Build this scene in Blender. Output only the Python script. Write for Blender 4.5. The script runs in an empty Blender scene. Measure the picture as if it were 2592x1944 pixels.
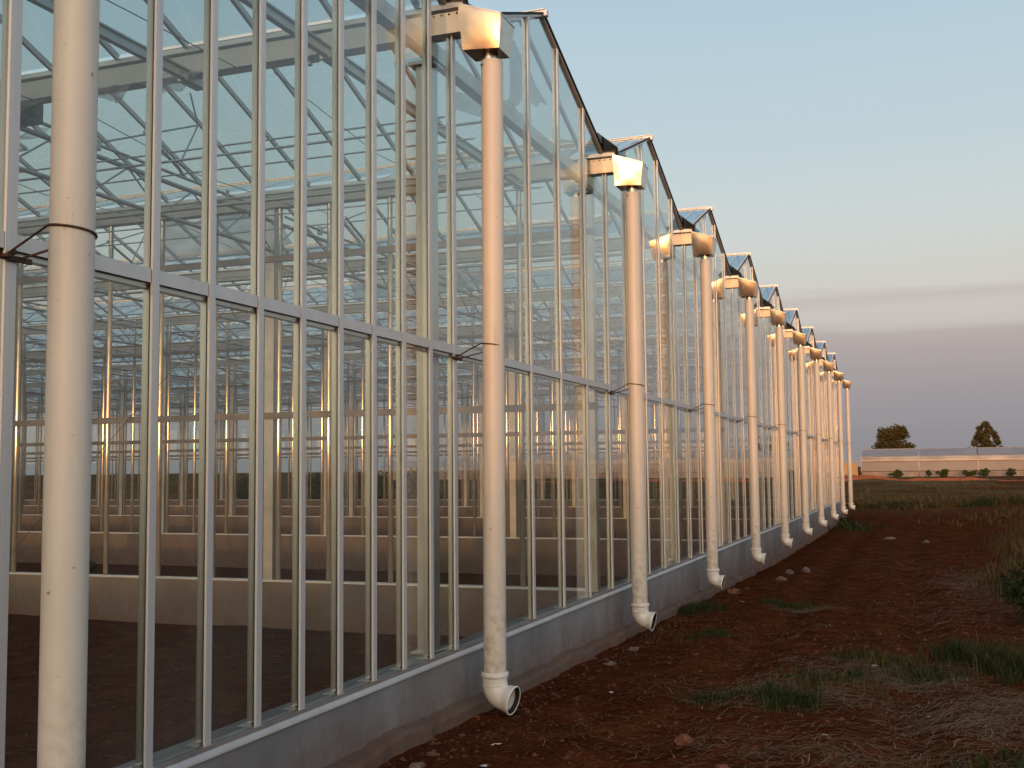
import bpy, math, random
from mathutils import Matrix, Vector, noise

RND = random.Random(11)
sc = bpy.context.scene
COL = sc.collection

# ------------------------------------------------------------------ camera
cam = bpy.data.cameras.new('camera')
cam_ob = bpy.data.objects.new('camera', cam)
COL.objects.link(cam_ob)
sc.camera = cam_ob
cam.sensor_width = 36.0
cam.lens = 39.27
cam.clip_end = 6000.0
_yaw, _pitch, _roll = 0.3565, 0.0766, -0.0100
_f = Vector((-math.sin(_yaw) * math.cos(_pitch), math.cos(_yaw) * math.cos(_pitch), math.sin(_pitch)))
_r = Vector((math.cos(_yaw), math.sin(_yaw), 0.0))
_u = _r.cross(_f)
_c, _s = math.cos(_roll), math.sin(_roll)
_r, _u = _c * _r + _s * _u, -_s * _r + _c * _u
cam_ob.matrix_world = Matrix(((_r.x, _u.x, -_f.x, 3.0644), (_r.y, _u.y, -_f.y, -3.0712),
                              (_r.z, _u.z, -_f.z, 1.7387), (0, 0, 0, 1)))

# ------------------------------------------------------------------ sky and sun
SUN_EL = math.radians(2.1)
SUN_AZ = math.radians(175.5)          # clockwise from +Y
SUN_DIR = Vector((math.sin(SUN_AZ) * math.cos(SUN_EL), math.cos(SUN_AZ) * math.cos(SUN_EL), math.sin(SUN_EL)))
world = bpy.data.worlds.new('World')
sc.world = world
world.use_nodes = True
_nt = world.node_tree
_bg = _nt.nodes['Background']
_bg.inputs[1].default_value = 0.15


def wn(kind, **kw):
    n = _nt.nodes.new(kind)
    for k, v in kw.items():
        setattr(n, k, v)
    return n


def wmath(op, a, b=None, c=None, clamp=False):
    n = wn('ShaderNodeMath', operation=op, use_clamp=clamp)
    for i, q in enumerate((a, b, c)):
        if q is None:
            continue
        if isinstance(q, (int, float)):
            n.inputs[i].default_value = q
        else:
            _nt.links.new(q, n.inputs[i])
    return n.outputs[0]


def smooth(v, lo, hi):
    n = wn('ShaderNodeMapRange', interpolation_type='SMOOTHSTEP')
    n.inputs[1].default_value = lo
    n.inputs[2].default_value = hi
    _nt.links.new(v, n.inputs[0])
    return n.outputs[0]


_sky = wn('ShaderNodeTexSky', sky_type='NISHITA', sun_disc=False, sun_elevation=SUN_EL, sun_rotation=SUN_AZ,
          altitude=100.0, air_density=1.0, dust_density=1.0, ozone_density=1.6)
_tc = wn('ShaderNodeTexCoord')
_sep = wn('ShaderNodeSeparateXYZ')
_nt.links.new(_tc.outputs['Generated'], _sep.inputs[0])
# streaky haze: the layer boundary wanders a little with direction
_map = wn('ShaderNodeMapping')
_map.inputs['Scale'].default_value = (1.6, 1.6, 26.0)
_nt.links.new(_tc.outputs['Generated'], _map.inputs[0])
_nz = wn('ShaderNodeTexNoise')
_nz.inputs['Scale'].default_value = 1.7
_nz.inputs['Detail'].default_value = 3.0
_nt.links.new(_map.outputs[0], _nz.inputs['Vector'])
_el = wmath('ADD', _sep.outputs[2], wmath('MULTIPLY', wmath('SUBTRACT', _nz.outputs[0], 0.5), 0.030))
_ramp = wn('ShaderNodeValToRGB')
_nt.links.new(wmath('DIVIDE', _el, 0.5, clamp=True), _ramp.inputs[0])
_cr = _ramp.color_ramp
_cr.interpolation = 'LINEAR'


def s2l(c):
    return tuple(((x / 255.0 + 0.055) / 1.055) ** 2.4 if x > 10 else x / 255.0 / 12.92 for x in c)


_stops = [(0.000, (142, 140, 144)), (0.030, (148, 145, 149)), (0.055, (159, 153, 156)), (0.090, (173, 164, 163)), (0.112, (184, 174, 171)),
          (0.122, (200, 195, 189)), (0.133, (203, 197, 191)), (0.142, (197, 188, 183)), (0.152, (208, 206, 198)), (0.200, (207, 213, 211)),
          (0.265, (195, 211, 215)), (0.380, (180, 204, 218)), (0.500, (152, 183, 206))]
while len(_cr.elements) < len(_stops):
    _cr.elements.new(0.5)
for e, (p, c) in zip(_cr.elements, _stops):
    e.position = p / 0.5
    e.color = s2l(c) + (1.0,)
_sc = wn('ShaderNodeVectorMath', operation='SCALE')
_nt.links.new(_ramp.outputs[0], _sc.inputs[0])
_sc.inputs['Scale'].default_value = 1.0 / (0.15 * 4.0)
# weight of the haze layers: strong low down, weaker on the sun's own side
_dot = wn('ShaderNodeVectorMath', operation='DOT_PRODUCT')
_nt.links.new(_tc.outputs['Generated'], _dot.inputs[0])
_dot.inputs[1].default_value = SUN_DIR
_wsun = wmath('SUBTRACT', 1.0, wmath('MULTIPLY', smooth(_dot.outputs['Value'], 0.2, 1.0), 0.65))
_w = wmath('MULTIPLY', wmath('SUBTRACT', 1.0, smooth(_sep.outputs[2], 0.38, 0.75)), _wsun)
_mx = wn('ShaderNodeMix', data_type='RGBA')
_nt.links.new(_w, _mx.inputs[0])
_nt.links.new(_sky.outputs[0], _mx.inputs[6])
_nt.links.new(_sc.outputs[0], _mx.inputs[7])
# afterglow round the sun, low over the horizon
_pos = wmath('MAXIMUM', _dot.outputs['Value'], 0.0)
_lowz = wmath('SUBTRACT', 1.0, smooth(_sep.outputs[2], 0.05, 0.60))


def glow(power, amp, col, fac=None):
    v = wmath('MULTIPLY', wmath('POWER', _pos, power), amp)
    if fac is not None:
        v = wmath('MULTIPLY', v, fac)
    n = wn('ShaderNodeVectorMath', operation='SCALE')
    n.inputs[0].default_value = col
    _nt.links.new(v, n.inputs['Scale'])
    return n.outputs[0]


def vadd(a, b):
    n = wn('ShaderNodeVectorMath', operation='ADD')
    _nt.links.new(a, n.inputs[0])
    _nt.links.new(b, n.inputs[1])
    return n.outputs[0]


_out = vadd(_mx.outputs[2], glow(1.6, 2.7, (1.0, 0.80, 0.62)))
_out = vadd(_out, glow(10.0, 2.0, (1.0, 0.58, 0.30), _lowz))
_out = vadd(_out, glow(90.0, 9.0, (1.0, 0.50, 0.20)))
_nt.links.new(_out, _bg.inputs[0])

sun = bpy.data.lights.new('sun', 'SUN')
sun.energy = 0.39
sun.angle = math.radians(1.2)
sun.color = (1.0, 0.41, 0.14)
sun_ob = bpy.data.objects.new('sun', sun)
COL.objects.link(sun_ob)
sun_ob.rotation_euler = SUN_DIR.to_track_quat('Z', 'Y').to_euler()
sun_ob.location = (-20, -80, 30)

sc.view_settings.view_transform = 'Standard'
sc.view_settings.look = 'None'
sc.view_settings.gamma = 1.0
sc.view_settings.use_curve_mapping = False
sc.view_settings.exposure = 2.0
sc.render.engine = 'CYCLES'
cy = sc.cycles
cy.max_bounces = 10
cy.diffuse_bounces = 3
cy.glossy_bounces = 5
cy.transmission_bounces = 4
cy.transparent_max_bounces = 96
cy.caustics_reflective = False
cy.caustics_refractive = False
cy.sample_clamp_indirect = 4.0
cy.use_denoising = True

# ------------------------------------------------------------------ materials


def new_mat(name):
    m = bpy.data.materials.new(name)
    m.use_nodes = True
    return m, m.node_tree, m.node_tree.nodes['Principled BSDF']


def tex(nt, kind, scale, detail=4.0, vec=None, coord='Object', stretch=None):
    tc = nt.nodes.new('ShaderNodeTexCoord')
    out = tc.outputs[coord]
    if stretch:
        mp = nt.nodes.new('ShaderNodeMapping')
        mp.inputs['Scale'].default_value = stretch
        nt.links.new(out, mp.inputs[0])
        out = mp.outputs[0]
    n = nt.nodes.new(kind)
    n.inputs['Scale'].default_value = scale
    if 'Detail' in n.inputs:
        n.inputs['Detail'].default_value = detail
    nt.links.new(out, n.inputs['Vector'])
    return n


def ramp(nt, fac, stops):
    r = nt.nodes.new('ShaderNodeValToRGB')
    nt.links.new(fac, r.inputs[0])
    while len(r.color_ramp.elements) < len(stops):
        r.color_ramp.elements.new(0.5)
    for e, (p, c) in zip(r.color_ramp.elements, stops):
        e.position = p
        e.color = tuple(c) + (1.0,)
    return r.outputs[0]


def mixc(nt, fac, a, b):
    m = nt.nodes.new('ShaderNodeMix')
    m.data_type = 'RGBA'
    for i, q in ((0, fac), (6, a), (7, b)):
        if isinstance(q, (int, float)):
            m.inputs[i].default_value = q
        elif isinstance(q, tuple):
            m.inputs[i].default_value = q + (1.0,)
        else:
            nt.links.new(q, m.inputs[i])
    return m.outputs[2]


def nmath(nt, op, a, b, clamp=False):
    n = nt.nodes.new('ShaderNodeMath')
    n.operation = op
    n.use_clamp = clamp
    for i, q in enumerate((a, b)):
        if isinstance(q, (int, float)):
            n.inputs[i].default_value = q
        elif q is not None:
            nt.links.new(q, n.inputs[i])
    return n.outputs[0]


def bump(nt, bsdf, h, strength=0.3, dist=0.01):
    b = nt.nodes.new('ShaderNodeBump')
    b.inputs['Strength'].default_value = strength
    b.inputs['Distance'].default_value = dist
    nt.links.new(h, b.inputs['Height'])
    nt.links.new(b.outputs[0], bsdf.inputs['Normal'])


def plain(name, ca, cb, rough=0.5, metal=0.0, scale=6.0, bstr=0.0, bdist=0.004, stretch=None, coord='Object', rvar=0.1):
    m, nt, b = new_mat(name)
    n = tex(nt, 'ShaderNodeTexNoise', scale, 5.0, stretch=stretch, coord=coord)
    nt.links.new(ramp(nt, n.outputs[0], [(0.3, ca), (0.7, cb)]), b.inputs['Base Color'])
    b.inputs['Metallic'].default_value = metal
    rr = nt.nodes.new('ShaderNodeMapRange')
    rr.inputs[3].default_value = max(0.02, rough - rvar)
    rr.inputs[4].default_value = rough + rvar
    nt.links.new(n.outputs[0], rr.inputs[0])
    nt.links.new(rr.outputs[0], b.inputs['Roughness'])
    if bstr:
        bump(nt, b, n.outputs[0], bstr, bdist)
    return m


M = {}
M['alu'] = plain('mill_aluminium', (0.56, 0.57, 0.58), (0.68, 0.69, 0.70), 0.42, 0.35, 3.0, stretch=(1, 1, 0.15), coord='Generated')
M['galv'] = plain('galvanised_sheet', (0.40, 0.365, 0.32), (0.55, 0.51, 0.455), 0.25, 1.0, 9.0, 0.05, 0.002, rvar=0.05)
M['steel'] = plain('galvanised_steel', (0.40, 0.40, 0.40), (0.54, 0.54, 0.53), 0.38, 0.9, 5.0)
M['fin'] = plain('bar_inner_leg', (0.37, 0.36, 0.335), (0.48, 0.47, 0.44), 0.30, 0.95, 3.0, stretch=(1, 1, 0.15), coord='Generated', rvar=0.05)
M['stud'] = plain('stud_steel', (0.36, 0.33, 0.28), (0.48, 0.44, 0.38), 0.145, 0.55, 4.0, rvar=0.012)
_sn = M['stud'].node_tree
_sb = _sn.nodes['Principled BSDF']
_sb.inputs['Anisotropic'].default_value = 1.0
_tg = _sn.nodes.new('ShaderNodeTangent')
_tg.direction_type = 'RADIAL'
_tg.axis = 'Z'
_sn.links.new(_tg.outputs[0], _sb.inputs['Tangent'])
M['sill'] = plain('dull_sill', (0.20, 0.175, 0.165), (0.30, 0.27, 0.26), 0.5, 0.3, 5.0)
M['sill_lip'] = plain('pale_sill_lip', (0.42, 0.42, 0.42), (0.55, 0.55, 0.55), 0.5, 0.2, 5.0)
M['rail'] = plain('weathered_rail', (0.15, 0.13, 0.11), (0.24, 0.215, 0.185), 0.45, 0.6, 4.0)
M['gutter'] = plain('gutter_aluminium', (0.52, 0.51, 0.50), (0.64, 0.63, 0.61), 0.42, 0.85, 2.0)
M['rubber'] = plain('black_rubber', (0.015, 0.015, 0.016), (0.03, 0.03, 0.03), 0.6, 0.0, 10.0)
M['rubber'].node_tree.nodes['Principled BSDF'].inputs['Specular IOR Level'].default_value = 0.1
M['wire'] = plain('rusty_wire', (0.05, 0.03, 0.02), (0.12, 0.07, 0.05), 0.6, 0.6, 30.0)
M['pvc_white'] = plain('white_pvc', (0.62, 0.61, 0.58), (0.74, 0.73, 0.70), 0.35, 0.0, 4.0, coord='Object')
M['film'] = None
M['shade_sheeting'] = plain('brown_shade_sheeting', (0.10, 0.085, 0.07), (0.15, 0.13, 0.11), 0.5, 0.1, 2.0)


def pvc_mat():
    m, nt, b = new_mat('grey_pvc_pipe')
    n = tex(nt, 'ShaderNodeTexNoise', 2.2, 5.0, coord='Object', stretch=(1, 1, 0.5))
    base = ramp(nt, n.outputs[0], [(0.3, (0.56, 0.53, 0.475)), (0.7, (0.66, 0.63, 0.57))])
    sp = tex(nt, 'ShaderNodeTexNoise', 34.0, 3.0)
    spf = ramp(nt, sp.outputs[0], [(0.70, (0, 0, 0)), (0.78, (1, 1, 1))])
    st = tex(nt, 'ShaderNodeTexNoise', 5.0, 4.0, stretch=(3, 3, 0.25))
    stf = ramp(nt, st.outputs[0], [(0.60, (0, 0, 0)), (0.80, (0.35, 0.35, 0.35))])
    c1 = mixc(nt, spf, base, (0.24, 0.19, 0.14))
    c2 = mixc(nt, stf, c1, (0.33, 0.27, 0.21))
    geo = nt.nodes.new('ShaderNodeNewGeometry')
    sep = nt.nodes.new('ShaderNodeSeparateXYZ')
    nt.links.new(geo.outputs['Position'], sep.inputs[0])
    mr = nt.nodes.new('ShaderNodeMapRange')
    mr.inputs[1].default_value = 1.15
    mr.inputs[2].default_value = 0.25
    nt.links.new(sep.outputs[2], mr.inputs[0])
    mud = tex(nt, 'ShaderNodeTexNoise', 17.0, 6.0)
    mf = nmath(nt, 'MULTIPLY', mr.outputs[0], ramp(nt, mud.outputs[0], [(0.45, (0, 0, 0)), (0.72, (0.9, 0.9, 0.9))]), True)
    nt.links.new(mixc(nt, mf, c2, (0.24, 0.125, 0.08)), b.inputs['Base Color'])
    b.inputs['Roughness'].default_value = 0.42
    bump(nt, b, sp.outputs[0], 0.05, 0.002)
    return m


M['pvc'] = pvc_mat()


def concrete_mat(name, ca, cb, stain, zlo, zhi):
    m, nt, b = new_mat(name)
    n = tex(nt, 'ShaderNodeTexNoise', 1.6, 8.0)
    base = ramp(nt, n.outputs[0], [(0.3, ca), (0.7, cb)])
    # splashed red mud, ragged upper edge
    geo = nt.nodes.new('ShaderNodeNewGeometry')
    sep = nt.nodes.new('ShaderNodeSeparateXYZ')
    nt.links.new(geo.outputs['Position'], sep.inputs[0])
    n2 = tex(nt, 'ShaderNodeTexNoise', 5.0, 6.0, stretch=(1, 1, 0.35))
    zz = nmath(nt, 'ADD', sep.outputs[2], nmath(nt, 'MULTIPLY', nmath(nt, 'SUBTRACT', n2.outputs[0], 0.5), -0.5))
    mr = nt.nodes.new('ShaderNodeMapRange')
    mr.inputs[1].default_value = zhi
    mr.inputs[2].default_value = zlo
    nt.links.new(zz, mr.inputs[0])
    n3 = tex(nt, 'ShaderNodeTexNoise', 16.0, 5.0)
    fac = nmath(nt, 'MULTIPLY', nmath(nt, 'MULTIPLY', mr.outputs[0], n3.outputs[0]), 1.5, True)
    sp = tex(nt, 'ShaderNodeTexNoise', 40.0, 2.0)
    spf = ramp(nt, sp.outputs[0], [(0.74, (0, 0, 0)), (0.80, (0.7, 0.7, 0.7))])
    c1 = mixc(nt, fac, base, stain)
    nt.links.new(mixc(nt, spf, c1, (0.08, 0.07, 0.065)), b.inputs['Base Color'])
    b.inputs['Roughness'].default_value = 0.9
    bump(nt, b, n3.outputs[0], 0.25, 0.006)
    return m


M['concrete'] = concrete_mat('grey_concrete', (0.155, 0.155, 0.158), (0.245, 0.245, 0.248), (0.12, 0.055, 0.040), 0.02, 0.46)
M['footing'] = concrete_mat('muddy_footing', (0.085, 0.055, 0.040), (0.155, 0.115, 0.088), (0.11, 0.045, 0.028), -0.1, 0.45)
M['plinth_in'] = concrete_mat('inner_concrete', (0.135, 0.108, 0.092), (0.205, 0.168, 0.145), (0.13, 0.07, 0.048), 0.0, 0.46)


def glass_mat(name, double, dust, tint=(0.965, 0.985, 0.972)):
    m = bpy.data.materials.new(name)
    m.use_nodes = True
    nt = m.node_tree
    for n in list(nt.nodes):
        if n.type != 'OUTPUT_MATERIAL':
            nt.nodes.remove(n)
    out = [n for n in nt.nodes if n.type == 'OUTPUT_MATERIAL'][0]
    lw = nt.nodes.new('ShaderNodeLayerWeight')
    lw.inputs[0].default_value = 0.5
    p5 = nmath(nt, 'POWER', lw.outputs['Facing'], 5.0)
    F = nmath(nt, 'ADD', nmath(nt, 'MULTIPLY', p5, 0.957), 0.043)
    if double:
        F = nmath(nt, 'DIVIDE', nmath(nt, 'MULTIPLY', F, 2.0), nmath(nt, 'ADD', F, 1.0))
    tr = nt.nodes.new('ShaderNodeBsdfTransparent')
    tr.inputs[0].default_value = tint + (1.0,)
    gl = nt.nodes.new('ShaderNodeBsdfGlossy')
    gl.inputs['Roughness'].default_value = 0.0
    gl.inputs[0].default_value = (0.95, 0.97, 0.97, 1)
    wob = tex(nt, 'ShaderNodeTexNoise', 0.9, 1.0, coord='Object')
    bp = nt.nodes.new('ShaderNodeBump')
    bp.inputs['Strength'].default_value = 0.10
    bp.inputs['Distance'].default_value = 0.012
    nt.links.new(wob.outputs[0], bp.inputs['Height'])
    nt.links.new(bp.outputs[0], gl.inputs['Normal'])
    mx = nt.nodes.new('ShaderNodeMixShader')
    nt.links.new(F, mx.inputs[0])
    nt.links.new(tr.outputs[0], mx.inputs[1])
    nt.links.new(gl.outputs[0], mx.inputs[2])
    df = nt.nodes.new('ShaderNodeBsdfTranslucent')
    df.inputs[0].default_value = (0.75, 0.76, 0.74, 1)
    d2 = nt.nodes.new('ShaderNodeBsdfDiffuse')
    d2.inputs[0].default_value = (0.6, 0.6, 0.58, 1)
    ad = nt.nodes.new('ShaderNodeMixShader')
    ad.inputs[0].default_value = 0.5
    nt.links.new(df.outputs[0], ad.inputs[1])
    nt.links.new(d2.outputs[0], ad.inputs[2])
    nz = tex(nt, 'ShaderNodeTexNoise', 1.3, 5.0, coord='Object')
    dm = nmath(nt, 'MULTIPLY', ramp(nt, nz.outputs[0], [(0.25, (0.35,) * 3), (0.75, (1.6,) * 3)]), dust, True)
    m2 = nt.nodes.new('ShaderNodeMixShader')
    nt.links.new(dm, m2.inputs[0])
    nt.links.new(mx.outputs[0], m2.inputs[1])
    nt.links.new(ad.outputs[0], m2.inputs[2])
    nt.links.new(m2.outputs[0], out.inputs['Surface'])
    return m


M['glass'] = glass_mat('facade_glass', False, 0.038, (0.95, 0.972, 0.958))
M['roof_glass'] = glass_mat('roof_glass', True, 0.022, (0.85, 0.895, 0.885))
M['wall_glass'] = glass_mat('partition_glass', True, 0.012, (0.87, 0.92, 0.89))


def film_mat(name, col, trans):
    m = bpy.data.materials.new(name)
    m.use_nodes = True
    nt = m.node_tree
    for n in list(nt.nodes):
        if n.type != 'OUTPUT_MATERIAL':
            nt.nodes.remove(n)
    out = [n for n in nt.nodes if n.type == 'OUTPUT_MATERIAL'][0]
    tl = nt.nodes.new('ShaderNodeBsdfTranslucent')
    tl.inputs[0].default_value = col + (1,)
    df = nt.nodes.new('ShaderNodeBsdfDiffuse')
    df.inputs[0].default_value = col + (1,)
    a = nt.nodes.new('ShaderNodeMixShader')
    a.inputs[0].default_value = 0.45
    nt.links.new(tl.outputs[0], a.inputs[1])
    nt.links.new(df.outputs[0], a.inputs[2])
    tr = nt.nodes.new('ShaderNodeBsdfTransparent')
    b = nt.nodes.new('ShaderNodeMixShader')
    nz = tex(nt, 'ShaderNodeTexNoise', 4.0, 4.0)
    nt.links.new(ramp(nt, nz.outputs[0], [(0.3, (trans * 0.7,) * 3), (0.7, (trans * 1.25,) * 3)]), b.inputs[0])
    nt.links.new(a.outputs[0], b.inputs[1])
    nt.links.new(tr.outputs[0], b.inputs[2])
    nt.links.new(b.outputs[0], out.inputs['Surface'])
    return m


M['film'] = film_mat('plastic_film', (0.66, 0.66, 0.66), 0.40)


def soil_mat():
    m, nt, b = new_mat('red_soil')
    big = tex(nt, 'ShaderNodeTexNoise', 0.45, 6.0)
    mid = tex(nt, 'ShaderNodeTexNoise', 3.4, 8.0)
    fine = tex(nt, 'ShaderNodeTexNoise', 28.0, 8.0)
    c0 = ramp(nt, mid.outputs[0], [(0.28, (0.053, 0.0155, 0.0060)), (0.52, (0.088, 0.0255, 0.0100)), (0.75, (0.126, 0.0390, 0.0165))])
    bigf = ramp(nt, big.outputs[0], [(0.45, (0, 0, 0)), (0.70, (0.55, 0.55, 0.55))])
    c1 = mixc(nt, bigf, c0, (0.074, 0.031, 0.0135))
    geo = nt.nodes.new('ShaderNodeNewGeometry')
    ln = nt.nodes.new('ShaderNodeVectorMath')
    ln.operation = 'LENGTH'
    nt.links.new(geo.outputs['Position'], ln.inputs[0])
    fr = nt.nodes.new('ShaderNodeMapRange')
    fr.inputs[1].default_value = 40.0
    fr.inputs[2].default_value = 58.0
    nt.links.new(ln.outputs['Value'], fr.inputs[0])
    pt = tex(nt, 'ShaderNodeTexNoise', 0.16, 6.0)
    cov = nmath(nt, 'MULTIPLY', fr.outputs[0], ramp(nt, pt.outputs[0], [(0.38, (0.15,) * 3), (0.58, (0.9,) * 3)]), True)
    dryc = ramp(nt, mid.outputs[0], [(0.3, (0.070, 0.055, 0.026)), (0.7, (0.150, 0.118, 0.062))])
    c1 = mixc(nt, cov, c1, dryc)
    ff = ramp(nt, fine.outputs[0], [(0.30, (0.55, 0.55, 0.55)), (0.70, (1.25, 1.22, 1.2))])
    mul = nt.nodes.new('ShaderNodeMix')
    mul.data_type = 'RGBA'
    mul.blend_type = 'MULTIPLY'
    mul.inputs[0].default_value = 1.0
    nt.links.new(c1, mul.inputs[6])
    nt.links.new(ff, mul.inputs[7])
    peb = tex(nt, 'ShaderNodeTexVoronoi', 24.0)
    pf = ramp(nt, peb.outputs['Distance'], [(0.10, (1, 1, 1)), (0.16, (0, 0, 0))])
    pm = ramp(nt, tex(nt, 'ShaderNodeTexNoise', 2.0, 3.0).outputs[0], [(0.52, (0, 0, 0)), (0.66, (0.6, 0.6, 0.6))])
    nt.links.new(mixc(nt, nmath(nt, 'MULTIPLY', pf, pm), mul.outputs[2], (0.13, 0.05, 0.026)), b.inputs['Base Color'])
    b.inputs['Roughness'].default_value = 0.95
    b.inputs['Specular IOR Level'].default_value = 0.0
    hh = nmath(nt, 'ADD', nmath(nt, 'MULTIPLY', mid.outputs[0], 0.6), nmath(nt, 'MULTIPLY', fine.outputs[0], 0.4))
    bump(nt, b, hh, 0.9, 0.06)
    return m


M['soil'] = soil_mat()


def leaf_mat(name, ca, cb, rough=0.6, trans=0.25):
    m, nt, b = new_mat(name)
    n = tex(nt, 'ShaderNodeTexNoise', 3.0, 3.0)
    geo = nt.nodes.new('ShaderNodeNewGeometry')
    f = nmath(nt, 'ADD', nmath(nt, 'MULTIPLY', n.outputs[0], 0.5), nmath(nt, 'MULTIPLY', geo.outputs['Random Per Island'], 0.5))
    nt.links.new(ramp(nt, f, [(0.15, ca), (0.85, cb)]), b.inputs['Base Color'])
    b.inputs['Roughness'].default_value = rough
    b.inputs['Specular IOR Level'].default_value = 0.05
    return m


M['leaf_tree'] = leaf_mat('olive_leaf', (0.040, 0.034, 0.014), (0.085, 0.070, 0.028))
M['leaf_pine'] = leaf_mat('pine_leaf', (0.040, 0.034, 0.016), (0.085, 0.068, 0.030))
M['leaf_dark'] = leaf_mat('dark_leaf', (0.012, 0.022, 0.010), (0.032, 0.048, 0.020))
M['leaf_weed'] = leaf_mat('weed_leaf', (0.030, 0.040, 0.014), (0.065, 0.075, 0.028))
M['grass_green'] = leaf_mat('green_blade', (0.014, 0.024, 0.007), (0.050, 0.056, 0.018))
M['grass_dry'] = leaf_mat('dry_blade', (0.042, 0.030, 0.010), (0.120, 0.080, 0.030))
M['straw'] = leaf_mat('straw', (0.080, 0.046, 0.021), (0.27, 0.165, 0.085))
M['bark'] = plain('bark', (0.06, 0.045, 0.035), (0.11, 0.085, 0.065), 0.9, 0.0, 8.0)
M['redstone'] = plain('red_stone', (0.13, 0.045, 0.028), (0.22, 0.085, 0.055), 0.95, 0.0, 9.0, 0.4, 0.01)
M['palestone'] = plain('pale_stone', (0.11, 0.075, 0.055), (0.20, 0.15, 0.12), 0.95, 0.0, 9.0, 0.4, 0.01)
M['crumb'] = leaf_mat('earth_crumb', (0.045, 0.014, 0.006), (0.135, 0.055, 0.030))
M['paper'] = plain('white_scrap', (0.52, 0.52, 0.50), (0.68, 0.68, 0.66), 0.7, 0.0, 12.0)
M['poly'] = plain('hazy_polycarbonate', (0.135, 0.118, 0.117), (0.195, 0.172, 0.170), 0.5, 0.0, 0.4)
M['poly_roof'] = plain('hazy_roof_panel', (0.20, 0.185, 0.19), (0.26, 0.24, 0.245), 0.6, 0.0, 0.5)
M['band'] = plain('eave_gutter', (0.17, 0.14, 0.115), (0.40, 0.33, 0.27), 0.45, 0.2, 0.35)
M['blockwall'] = plain('rendered_block', (0.16, 0.125, 0.10), (0.27, 0.21, 0.17), 0.9, 0.0, 1.2)
M['yellow'] = plain('gold_lit_yellow', (0.26, 0.15, 0.04), (0.34, 0.20, 0.06), 0.5, 0.0, 3.0)  # gold sunlight on the end post is put into this colour
M['sunset_orange'] = plain('sunset_lit_render', (0.50, 0.35, 0.24), (0.60, 0.43, 0.30), 0.8, 0.0, 1.0)  # orange sunset light on the building is put into its wall colour
M['motor'] = plain('motor_casing', (0.13, 0.14, 0.14), (0.22, 0.23, 0.23), 0.5, 0.2, 12.0)
M['darkbox'] = plain('dark_tarp', (0.035, 0.04, 0.04), (0.07, 0.075, 0.075), 0.6, 0.0, 3.0)

# ------------------------------------------------------------------ helpers


class MB:
    def __init__(self):
        self.v, self.f, self.s = [], [], []

    def add(self, vs, fs, smooth=False):
        o = len(self.v)
        self.v += [tuple(p) for p in vs]
        self.f += [tuple(i + o for i in f) for f in fs]
        self.s += [smooth] * len(fs)
        return self

    def box(self, x0, x1, y0, y1, z0, z1):
        return self.add([(x0, y0, z0), (x1, y0, z0), (x1, y1, z0), (x0, y1, z0), (x0, y0, z1), (x1, y0, z1), (x1, y1, z1), (x0, y1, z1)],
                        [(0, 3, 2, 1), (4, 5, 6, 7), (0, 1, 5, 4), (1, 2, 6, 5), (2, 3, 7, 6), (3, 0, 4, 7)])

    def bar(self, p, q, w, h, up=(0, 0, 1)):
        p, q = Vector(p), Vector(q)
        d = (q - p).normalized()
        up = Vector(up)
        a = d.cross(up)
        if a.length < 1e-4:
            a = d.cross(Vector((1, 0, 0)))
        a.normalize()
        b = a.cross(d).normalized()
        a, b = a * (w / 2), b * (h / 2)
        vs = [p - a - b, p + a - b, p + a + b, p - a + b, q - a - b, q + a - b, q + a + b, q - a + b]
        return self.add(vs, [(0, 3, 2, 1), (4, 5, 6, 7), (0, 1, 5, 4), (1, 2, 6, 5), (2, 3, 7, 6), (3, 0, 4, 7)])

    def tube(self, pts, r, n=8, cap=True, radii=None, axis=None):
        pts = [Vector(p) for p in pts]
        vs, fs = [], []
        ref = Vector((0.13, 0.21, 0.97))
        prev = None
        for i, p in enumerate(pts):
            d = axis if axis is not None else (pts[min(i + 1, len(pts) - 1)] - pts[max(i - 1, 0)]).normalized()
            if prev is None:
                a = d.cross(ref)
                if a.length < 0.25:
                    a = d.cross(Vector((1, 0, 0)))
            else:
                a = prev - d * prev.dot(d)
            a.normalize()
            prev = a
            b = d.cross(a)
            rr = radii[i] if radii else r
            for k in range(n):
                t = 2 * math.pi * k / n
                vs.append(p + a * (rr * math.cos(t)) + b * (rr * math.sin(t)))
        for i in range(len(pts) - 1):
            for k in range(n):
                k2 = (k + 1) % n
                fs.append((i * n + k, i * n + k2, (i + 1) * n + k2, (i + 1) * n + k))
        self.add(vs, fs, True)
        if cap:
            self.add(vs[:n], [tuple(range(n))[::-1]])
            self.add(vs[-n:], [tuple(range(n))])
        return self

    def prism(self, poly, off):
        """planar polygon (3-D points) pushed by off"""
        n = len(poly)
        off = Vector(off)
        vs = [Vector(p) for p in poly] + [Vector(p) + off for p in poly]
        fs = [tuple(range(n))[::-1], tuple(range(n, 2 * n))]
        for i in range(n):
            j = (i + 1) % n
            fs.append((i, j, n + j, n + i))
        return self.add(vs, fs)

    def mesh(self, name, mat):
        me = bpy.data.meshes.new(name)
        me.from_pydata(self.v, [], self.f)
        me.polygons.foreach_set('use_smooth', self.s)
        me.update()
        if mat:
            me.materials.append(M[mat])
        return me

    def build(self, name, mat, parent=None, loc=None, rz=0.0):
        return inst(self.mesh(name, mat), name, parent, loc, rz)


def inst(me, name, parent=None, loc=None, rz=0.0):
    o = bpy.data.objects.new(name, me)
    COL.objects.link(o)
    if parent is not None:
        o.parent = parent
    if loc is not None:
        o.location = loc
    if rz:
        o.rotation_euler = (0, 0, rz)
    return o


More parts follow.
